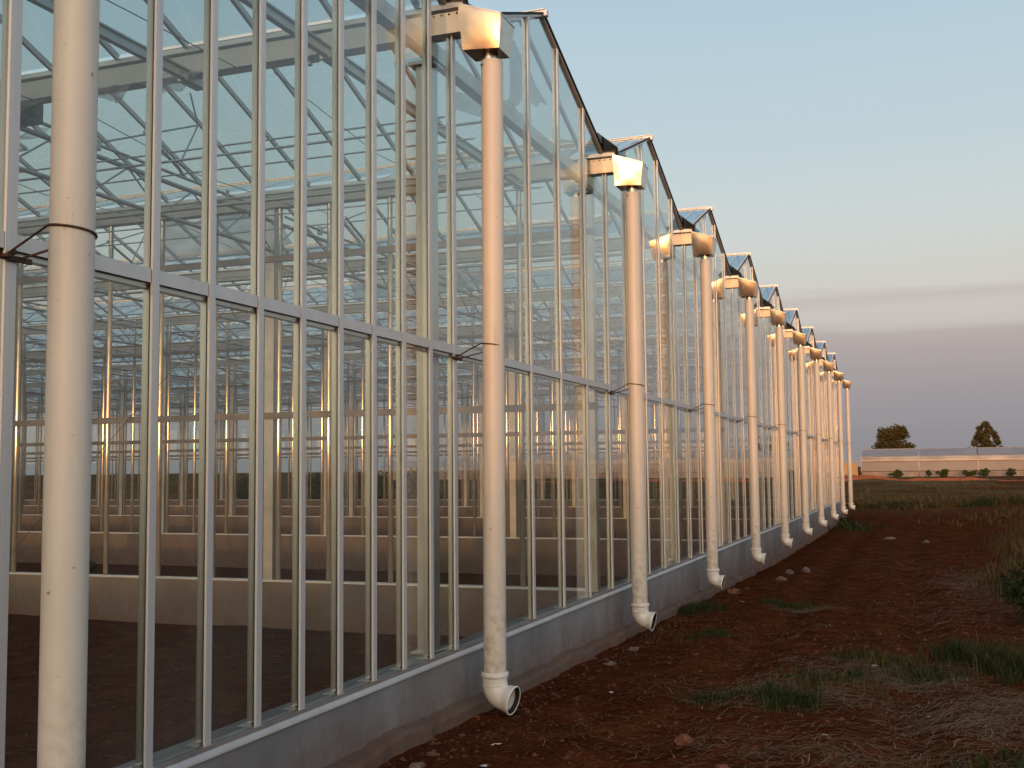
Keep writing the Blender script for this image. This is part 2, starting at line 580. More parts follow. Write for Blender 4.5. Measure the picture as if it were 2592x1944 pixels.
def empty(name, loc=(0, 0, 0), parent=None):
    o = bpy.data.objects.new(name, None)
    o.empty_display_size = 0.2
    COL.objects.link(o)
    o.location = loc
    if parent is not None:
        o.parent = parent
    return o


def tag(o, label=None, cat=None, group=None, kind=None):
    for k, v in (('label', label), ('category', cat), ('group', group), ('kind', kind)):
        if v:
            o[k] = v
    return o


def interp(x, xs, ys):
    if x <= xs[0]:
        return ys[0]
    for i in range(1, len(xs)):
        if x <= xs[i]:
            t = (x - xs[i - 1]) / (xs[i] - xs[i - 1])
            return ys[i - 1] + t * (ys[i] - ys[i - 1])
    return ys[-1]


def sstep(x, a, b):
    t = min(1.0, max(0.0, (x - a) / (b - a)))
    return t * t * (3 - 2 * t)


def ground(x, y):
    z = interp(y, [-10, 3, 20, 30, 45, 70, 90, 114, 200], [0.12, 0.12, -0.15, -0.18, -0.12, 0.1, 0.32, 0.62, 0.7])
    n1 = noise.noise(Vector((x * 0.35, y * 0.35, 1.3)))
    n2 = noise.noise(Vector((x * 1.3, y * 1.3, 4.1)))
    n3 = noise.noise(Vector((x * 4.5, y * 4.5, 7.7)))
    if x < -0.05 and -8.2 < y < 40.2 and x > -39:       # levelled inside the glasshouse
        if y > 8:
            z = min(z, 0.06)
        return z - 0.05 + 0.03 * n2 + 0.012 * n3
    if -0.05 <= x < 0.35 and -8.2 < y < 40.2:
        z += 0.02 * n2 + 0.012 * n3 - 0.02
        return z
    amp = sstep(x, 0.3, 0.9) if y < 41 else 1.0
    z += amp * (0.03 * n1 + 0.022 * n2 + 0.010 * n3)
    if y < 60:
        for xr in (1.15, 2.55):                              # old wheel ruts along the wall
            xx = x - xr - 0.25 * math.sin(y * 0.13 + 1.0) - 0.012 * y
            z -= 0.045 * math.exp(-(xx / 0.22) ** 2)
            z += 0.02 * math.exp(-((abs(xx) - 0.38) / 0.15) ** 2)
        z += 0.18 * sstep(x, 3.6, 6.5)
    if 62 < y < 114:                                         # heaps of dug red earth
        k = sstep(y, 62, 92) * (1 - sstep(y, 108, 114))
        z += k * (0.35 * max(0.0, noise.noise(Vector((x * 0.22, y * 0.3, 9.0)))) + 0.10 * n1)
    if y < -85:                                              # unseen low ridge, added and shaped to shade the lower downpipes
        k = sstep(-y, 85, 104) * (1 - sstep(-y, 118, 150))
        z += k * (3.9 + 1.7 * sstep(x, 6.0, 9.0) + 0.6 * noise.noise(Vector((x * 0.09, 3.0, 2.0))) + 0.5 * noise.noise(Vector((x * 0.33, 1.0, 2.0))))
    return z


# ------------------------------------------------------------------ ground


def axis(parts):
    out = []
    for a, b, st in parts:
        n = max(1, int(round((b - a) / st)))
        out += [a + (b - a) * i / n for i in range(n)]
    out.append(parts[-1][1])
    return out


GX = axis([(-1500, -300, 200), (-300, -60, 20), (-60, -8, 2), (-8, -0.6, 0.4), (-0.6, 6.5, 0.075), (6.5, 14, 0.4), (14, 60, 2), (60, 300, 20), (300, 1500, 200)])
GY = axis([(-400, -150, 40), (-150, -80, 2), (-80, -8, 6), (-8, 1.0, 0.5), (1.0, 14, 0.075), (14, 40, 0.3), (40, 120, 0.9), (120, 300, 10), (300, 2500, 200)])
gv = [(x, y, ground(x, y)) for y in GY for x in GX]
nx = len(GX)
gf = [(j * nx + i, j * nx + i + 1, (j + 1) * nx + i + 1, (j + 1) * nx + i) for j in range(len(GY) - 1) for i in range(nx - 1)]
mb = MB()
mb.v, mb.f, mb.s = gv, gf, [True] * len(gf)
tag(mb.build('ground', 'soil'), kind='structure')

# ------------------------------------------------------------------ the glasshouse
W = 4.0
N0, N1 = -2, 10                       # gutter lines
XB = -38.6                            # back wall
Y0, Y1 = N0 * W, N1 * W
ZG0, ZG1 = 4.80, 4.995                # gutter underside and lip
ZR = 5.735
COLX = [-0.19 - 3.84 * k for k in range(11)]

gh = empty('glasshouse', (0, 0, 0))
tag(gh, 'long clear glasshouse with sawtooth gable roof and thin metal bars', 'greenhouse')


def gable(y):
    t = (y - Y0) / W
    fr = t - math.floor(t)
    d = abs(fr - 0.5) * W               # from the ridge
    return ZR - max(0.0, d - 0.02) * (ZR - 5.0) / (2.0 - 0.11)


# --- facade on the drive side -------------------------------------------------
fac = empty('facade', (0, 0, 0), gh)
n = 60
pl = MB()
pv, pf = [], []
ys = [Y0 + (Y1 - Y0) * i / n for i in range(n + 1)]
for y in ys:
    j = 0.003 * noise.noise(Vector((y * 2, 0, 0)))
    pv += [(-0.22, y, -0.6), (0.032 + j, y, -0.6), (0.032 + j, y, 0.498), (-0.22, y, 0.498)]
for i in range(n):
    for a in range(4):
        b = (a + 1) % 4
        pf.append((i * 4 + a, i * 4 + b, (i + 1) * 4 + b, (i + 1) * 4 + a))
pf += [(3, 2, 1, 0), tuple(n * 4 + a for a in range(4))]
pl.add(pv, pf).build('plinth', 'concrete', fac)
ft = MB()
pv, pf = [], []
n = 480
for i in range(n + 1):
    y = Y0 + (Y1 - Y0) * i / n
    t = ground(0.2, y) + 0.085 + 0.022 * noise.noise(Vector((y * 1.5, 5, 0)))
    ox = 0.135 + 0.030 * noise.noise(Vector((y * 1.9, 2, 0))) + 0.030 * noise.noise(Vector((y * 6, 2, 0)))
    t += 0.015 * noise.noise(Vector((y * 9, 7, 0)))
    pv += [(0.0, y, t + 0.02), (ox - 0.03, y, t), (ox, y, t - 0.02), (ox + 0.02, y, t - 0.3), (0.0, y, t - 0.3)]
for i in range(n):
    for a in range(4):
        pf.append((i * 5 + a, i * 5 + a + 1, (i + 1) * 5 + a + 1, (i + 1) * 5 + a))
ft.add(pv, pf, False).build('footing', 'footing', fac)
for b in range(N0, N1):
    y0, y1 = b * W, (b + 1) * W
    r = MB().box(-0.040, -0.006, y0 + 0.002, y1 - 0.002, 0.501, 0.528)
    r.box(-0.006, 0.012, y0 + 0.002, y1 - 0.002, 0.501, 0.512)
    r.box(0.012, 0.024, y0 + 0.002, y1 - 0.002, 0.501, 0.530)
    r.build('sill_rail', 'sill', fac)
    d = MB()
    k = 14
    for i in range(k):
        a, c = y0 + (y1 - y0) * i / k, y0 + (y1 - y0) * (i + 1) / k
        za = 0.496 + 0.004 * noise.noise(Vector((a * 5, 1, 1)))
        zc = 0.496 + 0.004 * noise.noise(Vector((c * 5, 1, 1)))
        d.add([(0.025, a, 0.511), (0.047, a, za), (0.049, a, za - 0.011), (0.047, c, zc), (0.049, c, zc - 0.011), (0.025, c, 0.511), (0.034, a, 0.488), (0.034, c, 0.488)],
              [(0, 1, 3, 5), (1, 2, 4, 3), (2, 6, 7, 4)])
    d.build('drip_strip', 'sill_lip', fac)

ZT0, ZT1 = 2.520, 2.602               # transom
mull_y = []
for b in range(N0, N1):
    k = 10 if b == 0 else 5
    for i in range(k):
        mull_y.append(b * W + W * i / k)
mull_y.append(Y1)
for y in mull_y:
    zt = gable(y) - 0.02
    g = abs(y / W - round(y / W)) < 1e-4
    hw = 0.026 if g else 0.0215
    if g:
        zt = ZG0 + 0.02
    MB().box(-0.041, -0.0095, y - 0.0125, y + 0.0125, 0.531, zt).build('mullion', 'fin', fac)
    MB().box(0.0045, 0.017, y - hw, y + hw, 0.531, zt).build('mullion_cap', 'alu', fac)
    ft2 = MB().box(-0.085, 0.022, y - hw - 0.012, y + hw + 0.012, 0.5285, 0.5305)
    ft2.bar((-0.02, y - hw - 0.02, 0.545), (-0.02, y + hw + 0.02, 0.545), 0.03, 0.012)
    ft2.build('mullion_foot', 'steel', fac)
for a, c in zip(mull_y[:-1], mull_y[1:]):
    MB().box(-0.052, -0.0095, a + 0.0145, c - 0.0145, ZT0, ZT1 - 0.01).build('transom', 'fin', fac)
    MB().box(-0.009, 0.012, a + 0.029, c - 0.029, ZT0 + 0.022, ZT1).build('transom_cap', 'alu', fac)
    ta, tb = RND.uniform(-0.004, 0.004), RND.uniform(-0.0012, 0.0012)
    p = MB().prism([(-0.008, a + 0.006, 0.531), (-0.008, c - 0.006, 0.531), (-0.008, c - 0.006, ZT0 + 0.02), (-0.008, a + 0.006, ZT0 + 0.02)], (0.005, 0, 0))
    p.v = [(x + ta * (y - (a + c) / 2) + tb * (z - 1.5), y, z) for x, y, z in p.v]
    p.build('pane', 'glass', fac)
    mid = (math.floor((a + 1e-6) / W) + 0.5) * W
    top = [(-0.008, a + 0.006, ZT1 - 0.01), (-0.008, c - 0.006, ZT1 - 0.01), (-0.008, c - 0.006, gable(c - 0.006) - 0.012)]
    if a < mid - 1e-6 < c - 1e-5 and abs(a - mid) > 1e-4:
        top.append((-0.008, mid, ZR - 0.012))
    top.append((-0.008, a + 0.006, gable(a + 0.006) - 0.012))
    ta, tb = RND.uniform(-0.004, 0.004), RND.uniform(-0.0010, 0.0010)
    p = MB().prism(top, (0.005, 0, 0))
    p.v = [(x + ta * (y - (a + c) / 2) + tb * (z - 3.8), y, z) for x, y, z in p.v]
    p.build('pane', 'glass', fac)
for b in range(N0, N1):
    y0, ym, y1 = b * W, (b + 0.5) * W, (b + 1) * W
    for ya, yb in ((y0 + 0.11, ym), (y1 - 0.11, ym)):
        MB().bar((-0.012, ya, 5.0), (-0.012, yb, ZR), 0.050, 0.032).build('rafter', 'alu', fac)
        MB().bar((0.0205, ya, 5.012), (0.0205, yb, ZR + 0.012), 0.0125, 0.018).build('seal_strip', 'rubber', fac)
    MB().box(-0.175, -0.085, y0 + 0.002, y1 - 0.002, 4.625, 4.735).build('eave_beam', 'steel', fac)
for g in range(N0, N1 + 1):
    y = g * W
    cmb = MB()
    cmb.box(-0.255, -0.135, y - 0.055, y + 0.055, 0.499, 4.62)
    cmb.box(-0.30, -0.10, y - 0.09, y + 0.09, 4.60, 4.624)
    cmb.box(-0.29, -0.11, y - 0.10, y + 0.10, 0.4985, 0.512)
    cmb.build('column', 'steel', fac)

# --- roof ---------------------------------------------------------------------
roof = empty('roof', (0, 0, 0), gh)
outer = [(-0.115, ZG1), (-0.118, 4.955), (-0.088, 4.940), (-0.066, ZG0), (0.066, ZG0), (0.088, 4.940), (0.118, 4.955), (0.115, ZG1)]
inner = [(0.109, ZG1), (0.111, 4.960), (0.083, 4.946), (0.061, ZG0 + 0.006), (-0.061, ZG0 + 0.006), (-0.083, 4.946), (-0.111, 4.960), (-0.109, ZG1)]
gm = MB()
prof = outer + inner
k = len(prof)
gm.add([(0.135, y, z) for y, z in prof] + [(XB, y, z) for y, z in prof],
       [(i, (i + 1) % k, k + (i + 1) % k, k + i) for i in range(k)] +
       [tuple((i, i + 1, k - 2 - i, k - 1 - i)) for i in range(7)] + [tuple((k + k - 1 - i, k + k - 2 - i, k + i + 1, k + i)) for i in range(7)])
gutter_me = gm.mesh('gutter', 'gutter')
valley_me = []
for sd in (-1, 1):                     # folded valley aprons over the gutter mouth
    a, b2, c, d = (-0.02, sd * 0.10, 5.0), (0.17, sd * 0.075, 4.965), (0.19, sd * 0.185, 5.015), (0.004, sd * 0.30, 5.165)
    valley_me.append(MB().prism([a, b2, c, d], (0.0, -sd * 0.004, -0.004)).mesh('valley_apron', 'galv'))
hole = MB()
for i in range(5):
    hole.tube([(-0.16 + 0.06 * i, -0.0905, 4.925), (-0.16 + 0.06 * i, -0.0825, 4.927)], 0.008, 8)
hole_me = hole.mesh('painted_hole_row', 'rubber')  # black discs put on for the dark of punched gutter holes
for g in range(N0, N1 + 1):
    o = inst(gutter_me, 'gutter', roof, (0, g * W, 0))
    for vm in valley_me:
        inst(vm, 'valley_apron', roof, (0, g * W, 0))
    inst(hole_me, 'painted_hole_row', roof, (0, g * W, 0))
    sp = MB()
    for i in range(14):                # gutter joint sleeves
        x = -1.15 - i * 2.9
        sp.box(x - 0.05, x + 0.05, -0.072, 0.072, ZG0 - 0.006, ZG0 - 0.002)
        sp.box(x - 0.015, x + 0.015, -0.02, 0.02, ZG0 - 0.05, ZG0 - 0.006)
    sp.build('gutter_clip', 'steel', roof, (0, g * W, 0))

slope_dy, slope_dz = 2.0 - 0.11 - 0.02, ZR - 5.0
sl = math.hypot(slope_dy, slope_dz)
bar_me, pane_me = {}, {}
BARX = [-0.21 - 0.651 * k for k in range(60) if -0.21 - 0.651 * k > XB + 0.1]
for s in (-1, 1):                      # s=+1: rises toward +Y (starts at the gutter), origin at the gutter line
    m = MB().bar((0, s * 0.112, 5.005), (0, s * 1.975, ZR - 0.003), 0.030, 0.046)
    bar_me[s] = m.mesh('glazing_bar', 'alu')
    nn = Vector((0, -s * slope_dz, slope_dy)).normalized() * 0.004
    m = MB().prism([(0.010, s * 0.118, 5.020), (0.641, s * 0.118, 5.020), (0.641, s * 1.965, ZR + 0.012), (0.010, s * 1.965, ZR + 0.012)], nn)
    pane_me[s] = m.mesh('roof_pane', 'roof_glass')
restb, restp = MB(), MB()
near_cnt = {0: 16, 1: 14, 2: 10, 3: 8, 4: 6, 5: 6, 6: 4, 7: 4, 8: 3, 9: 3, -1: 6, -2: 0}
for b in range(N0, N1):
    for s, gy in ((1, b * W), (-1, (b + 1) * W)):
        for i, x in enumerate(BARX):
            if i < near_cnt[b]:
                inst(bar_me[s], 'glazing_bar', roof, (x, gy, 0))
                inst(pane_me[s], 'roof_pane', roof, (x - 0.651, gy, 0))
            else:
                restb.bar((x, gy + s * 0.112, 5.005), (x, gy + s * 1.975, ZR - 0.003), 0.030, 0.046)
                restp.add([(x - 0.641, gy + s * 0.118, 5.022), (x - 0.010, gy + s * 0.118, 5.022), (x - 0.010, gy + s * 1.965, ZR + 0.014), (x - 0.641, gy + s * 1.965, ZR + 0.014)], [(0, 1, 2, 3)])
        # the narrow first strip beside the gable
        q = MB().prism([(-0.20, gy + s * 0.118, 5.020), (-0.035, gy + s * 0.118, 5.020), (-0.035, gy + s * 1.965, ZR + 0.012), (-0.20, gy + s * 1.965, ZR + 0.012)],
                       Vector((0, -s * slope_dz, slope_dy)).normalized() * 0.004)
        q.build('roof_pane', 'roof_glass', roof)
tag(restb.build('glazing_bars_beyond', 'alu', roof), kind='stuff')
tag(restp.build('roof_panes_beyond', 'roof_glass', roof), kind='stuff')
for b in range(N0, N1):
    ym = (b + 0.5) * W
    r = MB().box(XB, 0.055, ym - 0.026, ym + 0.026, ZR - 0.02, ZR + 0.032)
    r.box(XB, 0.040, ym - 0.040, ym + 0.040, ZR + 0.0325, ZR + 0.040)
    r.build('ridge_bar', 'alu', roof)
    # ridge vents held slightly open, one on either side in turn
    for j in range(6):
        s = 1 if j % 2 else -1
        xa = -0.86 - j * 5.2 - (0.65 if b % 2 else 0.0)
        xb = xa - 1.95
        lift = 0.075
        v0 = Vector((0, ym + s * 0.04, ZR + 0.045))
        v1 = Vector((0, ym + s * 0.98, ZR + 0.045 - 0.98 * slope_dz / slope_dy * 0.62))
        fr = MB()
        X = Vector((1, 0, 0))
        for x in (xa, (xa + xb) / 2, xb):
            fr.bar(v0 + X * x, v1 + X * x, 0.028, 0.03)
        fr.bar(v0 + X * xa, v0 + X * xb, 0.03, 0.03)
        fr.bar(v1 + X * xa, v1 + X * xb, 0.03, 0.03)
        fo = fr.build('roof_vent', 'alu', roof)
        MB().add([v0 + X * xb, v0 + X * xa, v1 + X * xa, v1 + X * xb], [(0, 1, 2, 3)]).build('vent_pane', 'roof_glass', roof)

# tie beams close to the facade
for x, ya, yb in ((-0.945, -8, 8), (-2.19, -8, 4)):
    tb = MB()
    tb.bar((x, ya, 4.83), (x, yb, 4.83), 0.05, 0.012)
    tb.bar((x, ya, 4.79), (x, yb, 4.79), 0.012, 0.068)
    tb.bar((x, ya, 4.752), (x, yb, 4.752), 0.05, 0.008)
    tb.build('tie_beam', 'steel', roof)
    for g in range(int(ya / 4), int(yb / 4) + 1):
        MB().box(x - 0.05, x + 0.05, g * W - 0.12, g * W + 0.12, 4.735, 4.80 - 0.008).build('beam_bracket', 'steel', roof)

# lattice girders on every column line
for ci, x in enumerate(COLX[1:]):
    for sp0 in range(N0, N1, 2):
        ya, yb = sp0 * W, (sp0 + 2) * W
        lg = MB()
        nn_ = 8 if ci < 4 else 5
        lg.tube([(x, ya, 4.66), (x, yb, 4.66)], 0.024, nn_)
        lg.tube([(x, ya, 4.31), (x, yb, 4.31)], 0.021, nn_)
        k = 16
        for i in range(k):
            p0 = (x, ya + (yb - ya) * i / k, 4.66 if i % 2 else 4.31)
            p1 = (x, ya + (yb - ya) * (i + 1) / k, 4.31 if i % 2 else 4.66)
            lg.tube([p0, p1], 0.009, 5, False)
        ymid = (ya + yb) / 2
        lg.box(x - 0.03, x + 0.03, ymid - 0.03, ymid + 0.03, 4.66, ZG0 - 0.002)
        lg.build('lattice_girder', 'steel', roof)
        # vent drive: a push tube riding on rollers above the girder
        vt = MB()
        vt.tube([(x + 0.06, ya + 0.2, 4.745), (x + 0.06, yb - 0.2, 4.745)], 0.016, nn_)
        for i in range(4):
            yy = ya + 1.0 + i * 2.0
            vt.box(x + 0.035, x + 0.085, yy - 0.03, yy + 0.03, 4.69, 4.79)
        vt.build('push_tube', 'steel', roof)
        for bb in (sp0, sp0 + 1):
            ym = (bb + 0.5) * W
            pa = MB()
            pa.tube([(x + 0.06, ym - 0.98, 4.765), (x + 0.06, ym + 0.50, 5.36)], 0.010, 5)
            pa.tube([(x + 0.06, ym + 0.50, 5.36), (x + 0.06, ym + 0.36, 5.66)], 0.010, 5)
            pa.tube([(x + 0.06, ym + 0.50, 5.36), (x + 0.06, ym + 0.18, 4.83)], 0.010, 5)
            pa.tube([(x + 0.06, ym - 0.35, 5.05), (x + 0.06, ym + 0.18, 4.83), (x + 0.06, ym + 0.30, 4.75)], 0.018, 6)
            pa.build('push_arm', 'steel', roof)
for x in (-1.52, -3.47, -5.42, -7.37):   # slack wires strung under the roof
    w = MB()
    for b in range(0, 6):
        y0, y1 = b * W, (b + 1) * W
        w.tube([(x, y0 + 0.1, 4.78), (x - 0.1, y0 + 2, 4.66), (x - 0.2, y1 - 0.1, 4.78)], 0.004, 4, False)
    w.build('cable', 'rubber', roof)
# screen wires and tubes running the length of each bay
for b in range(1, N1):
    w = MB()
    for k, (dy, zz, rr) in enumerate(((0.55, 4.42, 0.008), (1.15, 4.42, 0.008), (2.0, 4.34, 0.020), (2.85, 4.42, 0.008), (3.45, 4.42, 0.008), (1.3, 4.60, 0.012), (2.7, 4.60, 0.012))):
        w.tube([(XB, b * W + dy, zz), (-0.3, b * W + dy, zz)], rr, 5, False)
    tag(w.build('screen_wires', 'steel', roof), kind='stuff')
# a vent gear motor on the first girder
mo = MB()
mo.box(-4.06, -3.86, 4.00, 4.22, 4.69, 4.86)
mo.tube([(-3.96, 3.80, 4.78), (-3.96, 4.01, 4.78)], 0.075, 12)
mo.tube([(-4.12, 4.11, 4.77), (-3.80, 4.11, 4.77)], 0.05, 10)
mo.box(-3.93, -3.84, 4.05, 4.17, 4.86, 4.90)
mo.build('vent_motor', 'motor', roof)

# --- cross walls every second gutter ------------------------------------------


def stud_mesh(w, d, z0, z1, r=0.012):
    pts = []
    for cx, cy, a0 in ((w / 2 - r, d / 2 - r, 0), (-w / 2 + r, d / 2 - r, 90), (-w / 2 + r, -d / 2 + r, 180), (w / 2 - r, -d / 2 + r, 270)):
        for i in range(4):
            a = math.radians(a0 + 30 * i)
            pts.append((cx + r * math.cos(a), cy + r * math.sin(a)))
    n = len(pts)
    m = MB()
    m.add([(x, y, z0) for x, y in pts] + [(x, y, z1) for x, y in pts], [(i, (i + 1) % n, n + (i + 1) % n, n + i) for i in range(n)], True)
    return m.mesh('stud', 'stud')


stud_me = stud_mesh(0.058, 0.060, 0.522, ZG0 - 0.004, 0.0285)
post_me = MB().box(-0.06, 0.06, -0.05, 0.05, 0.50, ZG0 - 0.003).mesh('post', 'steel')
SEG = 3.84 / 5
for g in (-2, 2, 4, 6, 8, 10):
    y = g * W
    pw = empty('cross_wall' if g not in (-2, 10) else 'end_wall', (0, y, 0), gh)
    zb = 0.52
    pp = MB()
    n = 40
    pv, pf = [], []
    for i in range(n + 1):
        x = -0.225 + (XB + 0.225) * i / n
        j = 0.004 * noise.noise(Vector((x * 2, y, 0)))
        pv += [(x, -0.09 - j, -0.5), (x, 0.09, -0.5), (x, 0.09, zb - 0.02), (x, -0.09 - j, zb - 0.02)]
    for i in range(n):
        for a in range(4):
            b = (a + 1) % 4
            pf.append((i * 4 + a, i * 4 + b, (i + 1) * 4 + b, (i + 1) * 4 + a))
    pp.add(pv, pf + [(0, 1, 2, 3)])
    pp.build('plinth', 'plinth_in', pw)
    MB().box(XB, -0.23, -0.05, 0.05, zb - 0.0195, zb).build('sill_rail', 'alu', pw)
    for z, hh in ((2.345, 0.075), (4.165, 0.07)):
        MB().box(XB, -0.10, -0.062, -0.030, z, z + hh).build('rail', 'rail', pw)
    far_s, far_p = MB(), MB()
    nseg = int((-0.19 - XB) / SEG)
    near = {2: 22, 4: 20, 6: 14, 8: 12, 10: 10, -2: 4}[g]
    for i in range(nseg + 1):
        x = -0.19 - SEG * i
        xs = [x + 0.115, x - 0.115] if i % 5 == 0 and i > 0 else [x]
        if i == 0:
            xs = []
        for q in xs:
            if i < near:
                inst(stud_me, 'stud', pw, (q, 0, 0))
            else:
                far_s.box(q - 0.023, q + 0.023, -0.027, 0.027, 0.522, ZG0 - 0.004)
        if i % 5 == 0 and i > 0:
            inst(post_me, 'post', pw, (x, 0.012, 0))
        if i < nseg:
            xa = x - 0.025 if not (i % 5 == 0 and i > 0) else x - 0.14
            xb = x - SEG + 0.025 if (i + 1) % 5 else x - SEG + 0.14
            for z0, z1 in ((0.525, 2.36), (2.41, 4.18), (4.23, ZG0 - 0.005)):
                if g not in (-2, 10):
                    continue
                mbb = far_p if i >= near else MB()
                mbb.add([(xb, 0.004, z0), (xa, 0.004, z0), (xa, 0.004, z1), (xb, 0.004, z1)], [(0, 1, 2, 3)])
                if mbb is not far_p:
                    mbb.build('pane', 'wall_glass', pw)
    if far_s.v:
        tag(far_s.build('studs_beyond', 'stud', pw), kind='stuff')
    if far_p.v:
        tag(far_p.build('panes_beyond', 'wall_glass', pw), kind='stuff')
    if g == -2:                         # unseen sheeting, added low on this end to darken the interior
        for i in range(10):
            xa = -0.24 - 3.84 * i
            cl = MB()
            for q in range(16):
                x0, x1 = xa - 0.24 * q, xa - 0.24 * (q + 1) + 0.004
                cl.add([(x0, -0.10, zb), (x0 - 0.12, -0.13, zb), (x1, -0.10, zb), (x0, -0.10, 1.05), (x0 - 0.12, -0.13, 1.05), (x1, -0.10, 1.05)], [(0, 1, 4, 3), (1, 2, 5, 4)])
            cl.build('added_shade_sheet', 'shade_sheeting', pw)
    if g == 2:                          # thin wind-brace wires
        for p0, p1 in (((-7.75, -0.08, 0.75), (-4.1, -0.08, 4.1)), ((-3.9, -0.08, 4.1), (-0.4, -0.08, 2.6))):
            MB().tube([p0, p1], 0.004, 5, False).build('brace_wire', 'wire', pw)

# --- back wall ------------------------------------------------------------------
bw = empty('back_wall', (XB, 0, 0), gh)
MB().box(-0.1, 0.1, Y0, Y1, -0.5, 0.5).build('plinth', 'plinth_in', bw)
ss, pn = MB(), MB()
for i in range(int((Y1 - Y0) / 0.8) + 1):
    y = Y0 + 0.8 * i
    ss.box(-0.03, 0.03, y - 0.022, y + 0.022, 0.5, gable(min(y, Y1 - 0.001)) - 0.03)
    if y < Y1 - 0.1:
        pn.add([(0, y + 0.03, 0.5), (0, y + 0.77, 0.5), (0, y + 0.77, 4.9), (0, y + 0.03, 4.9)], [(0, 1, 2, 3)])
tag(ss.build('studs_beyond', 'alu', bw), kind='stuff')
tag(pn.build('panes_beyond', 'wall_glass', bw), kind='stuff')
MB().box(-0.04, 0.04, Y0, Y1, 2.5, 2.58).build('rail', 'alu', bw)
MB().box(-0.05, 0.05, Y0, Y1, 4.6, 4.72).build('rail', 'alu', bw)

# ------------------------------------------------------------------ downpipes
PX = 0.288
PR = 0.076


def hopper_mesh(az, tilt):
    """open-topped folded rain hopper, origin on the pipe axis at z=0"""
    ti, sk = 0.128 + 0.313 * math.tan(math.radians(tilt)), 0.15 * math.tan(math.radians(az))
    o = [(-0.158, -ti - sk, 4.945), (0.142, -ti + sk, 4.848), (0.142, 0.125, 4.848), (-0.158, 0.125, 4.945)]
    b = [(-0.145, -0.128 - sk * 0.95, 4.632), (0.115, -0.128 + sk * 0.75, 4.622), (0.115, 0.100, 4.622), (-0.145, 0.100, 4.632)]
    m = MB()
    # near face, subdivided and very slightly dished like pressed sheet
    nu, nv = 8, 8
    for (A, B, C, D, dish) in ((o[0], o[1], b[1], b[0], 0.017), (o[1], o[2], b[2], b[1], 0.0), (o[2], o[3], b[3], b[2], 0.0), (o[3], o[0], b[0], b[3], 0.0)):
        A, B, C, D = map(Vector, (A, B, C, D))
        nrm = (B - A).cross(D - A).normalized()
        vs, fs = [], []
        for j in range(nv + 1):
            for i in range(nu + 1):
                u, v = i / nu, j / nv
                p = (A * (1 - u) + B * u) * (1 - v) + (D * (1 - u) + C * u) * v
                vs.append(p - nrm * (dish * 4 * u * (1 - u) * 4 * v * (1 - v) * 0.5))
        for j in range(nv):
            for i in range(nu):
                q = j * (nu + 1) + i
                fs.append((q, q + 1, q + nu + 2, q + nu + 1))
        m.add(vs, fs, True)
    m.add(b, [(0, 1, 2, 3)])
    # folded rim
    for i in range(4):
        m.bar(o[i], o[(i + 1) % 4], 0.006, 0.012)
    return m.mesh('hopper', 'galv')


def elbow_mesh():
    m = MB()
    R1, R0 = 0.084, 0.078
    pts, rad = [(0, 0, 0.375)], [0.083]
    pts = [(0, 0, 0.385), (0, 0, 0.318)]
    rr = 0.088
    cx, cz = rr, 0.314
    for i in range(1, 13):
        a = math.radians(78 * i / 12)
        pts.append((cx - rr * math.cos(a), 0, cz - rr * math.sin(a)))
    d = Vector((math.sin(math.radians(78)), 0, -math.cos(math.radians(78))))
    end = Vector(pts[-1])
    pts.append(tuple(end + d * 0.02))
    m.tube(pts, R1, 28, False)
    m.tube([tuple(Vector(p)) for p in pts], R1 - 0.006, 28, False)
    rim0, rim1 = end + d * 0.016, end + d * 0.072
    m.tube([rim0, rim0 + d * 0.008, rim1 - d * 0.018, rim1 - d * 0.012, rim1 - d * 0.004, rim1, rim1, rim1 - d * 0.02, rim0], 0.09, 28, False,
           radii=[0.084, 0.091, 0.091, 0.097, 0.098, 0.095, 0.0895, 0.0875, 0.079], axis=d)
    # beads of the upper socket
    m.tube([(0, 0, 0.395), (0, 0, 0.392), (0, 0, 0.384), (0, 0, 0.366), (0, 0, 0.360), (0, 0, 0.358)], 0.09, 28, False, radii=[0.078, 0.090, 0.093, 0.093, 0.090, 0.0845])
    m.tube([(0, 0, 0.318), (0, 0, 0.315), (0, 0, 0.309), (0, 0, 0.306)], 0.09, 28, False, radii=[0.0845, 0.0875, 0.0875, 0.0845])
    seal = MB()
    seal.tube([rim1 - d * 0.030, rim1 - d * 0.022, rim1 - d * 0.006, rim1 - d * 0.003], 0.085, 28, False, radii=[0.0735, 0.0740, 0.0865, 0.0885], axis=d)
    return m.mesh('elbow', 'pvc_white'), seal.mesh('seal_ring', 'rubber')


hop_me = [hopper_mesh(*t) for t in ((10.5, 5.4), (6.5, 7.4), (-1.5, 7.0), (0.5, 8.5), (-3.0, 6.0))]
elb_me, seal_me = elbow_mesh()
pm = MB().tube([(0, 0, 0.362), (0, 0, 1.5), (0, 0, 3.0), (0, 0, 4.575)], PR, 32, False)
pm.tube([(0, 0, 4.575), (0, 0, 4.56)], PR - 0.006, 32, False)
pm.add([(PR * math.cos(2 * math.pi * k / 32), PR * math.sin(2 * math.pi * k / 32), 4.575) for k in range(32)] +
       [((PR - 0.006) * math.cos(2 * math.pi * k / 32), (PR - 0.006) * math.sin(2 * math.pi * k / 32), 4.575) for k in range(32)],
       [(k, (k + 1) % 32, 32 + (k + 1) % 32, 32 + k) for k in range(32)])
pipe_me = pm.mesh('pipe', 'pvc')
spig_me = MB().tube([(0, 0, 4.53), (0, 0, 4.58), (0, 0, 4.634)], 0.060, 24, False).mesh('spigot', 'galv')
screw_me = MB().tube([(-0.030, -0.0695, 4.535), (-0.033, -0.0765, 4.535)], 0.007, 8).mesh('screw', 'wire')
tw = MB()
ring = []
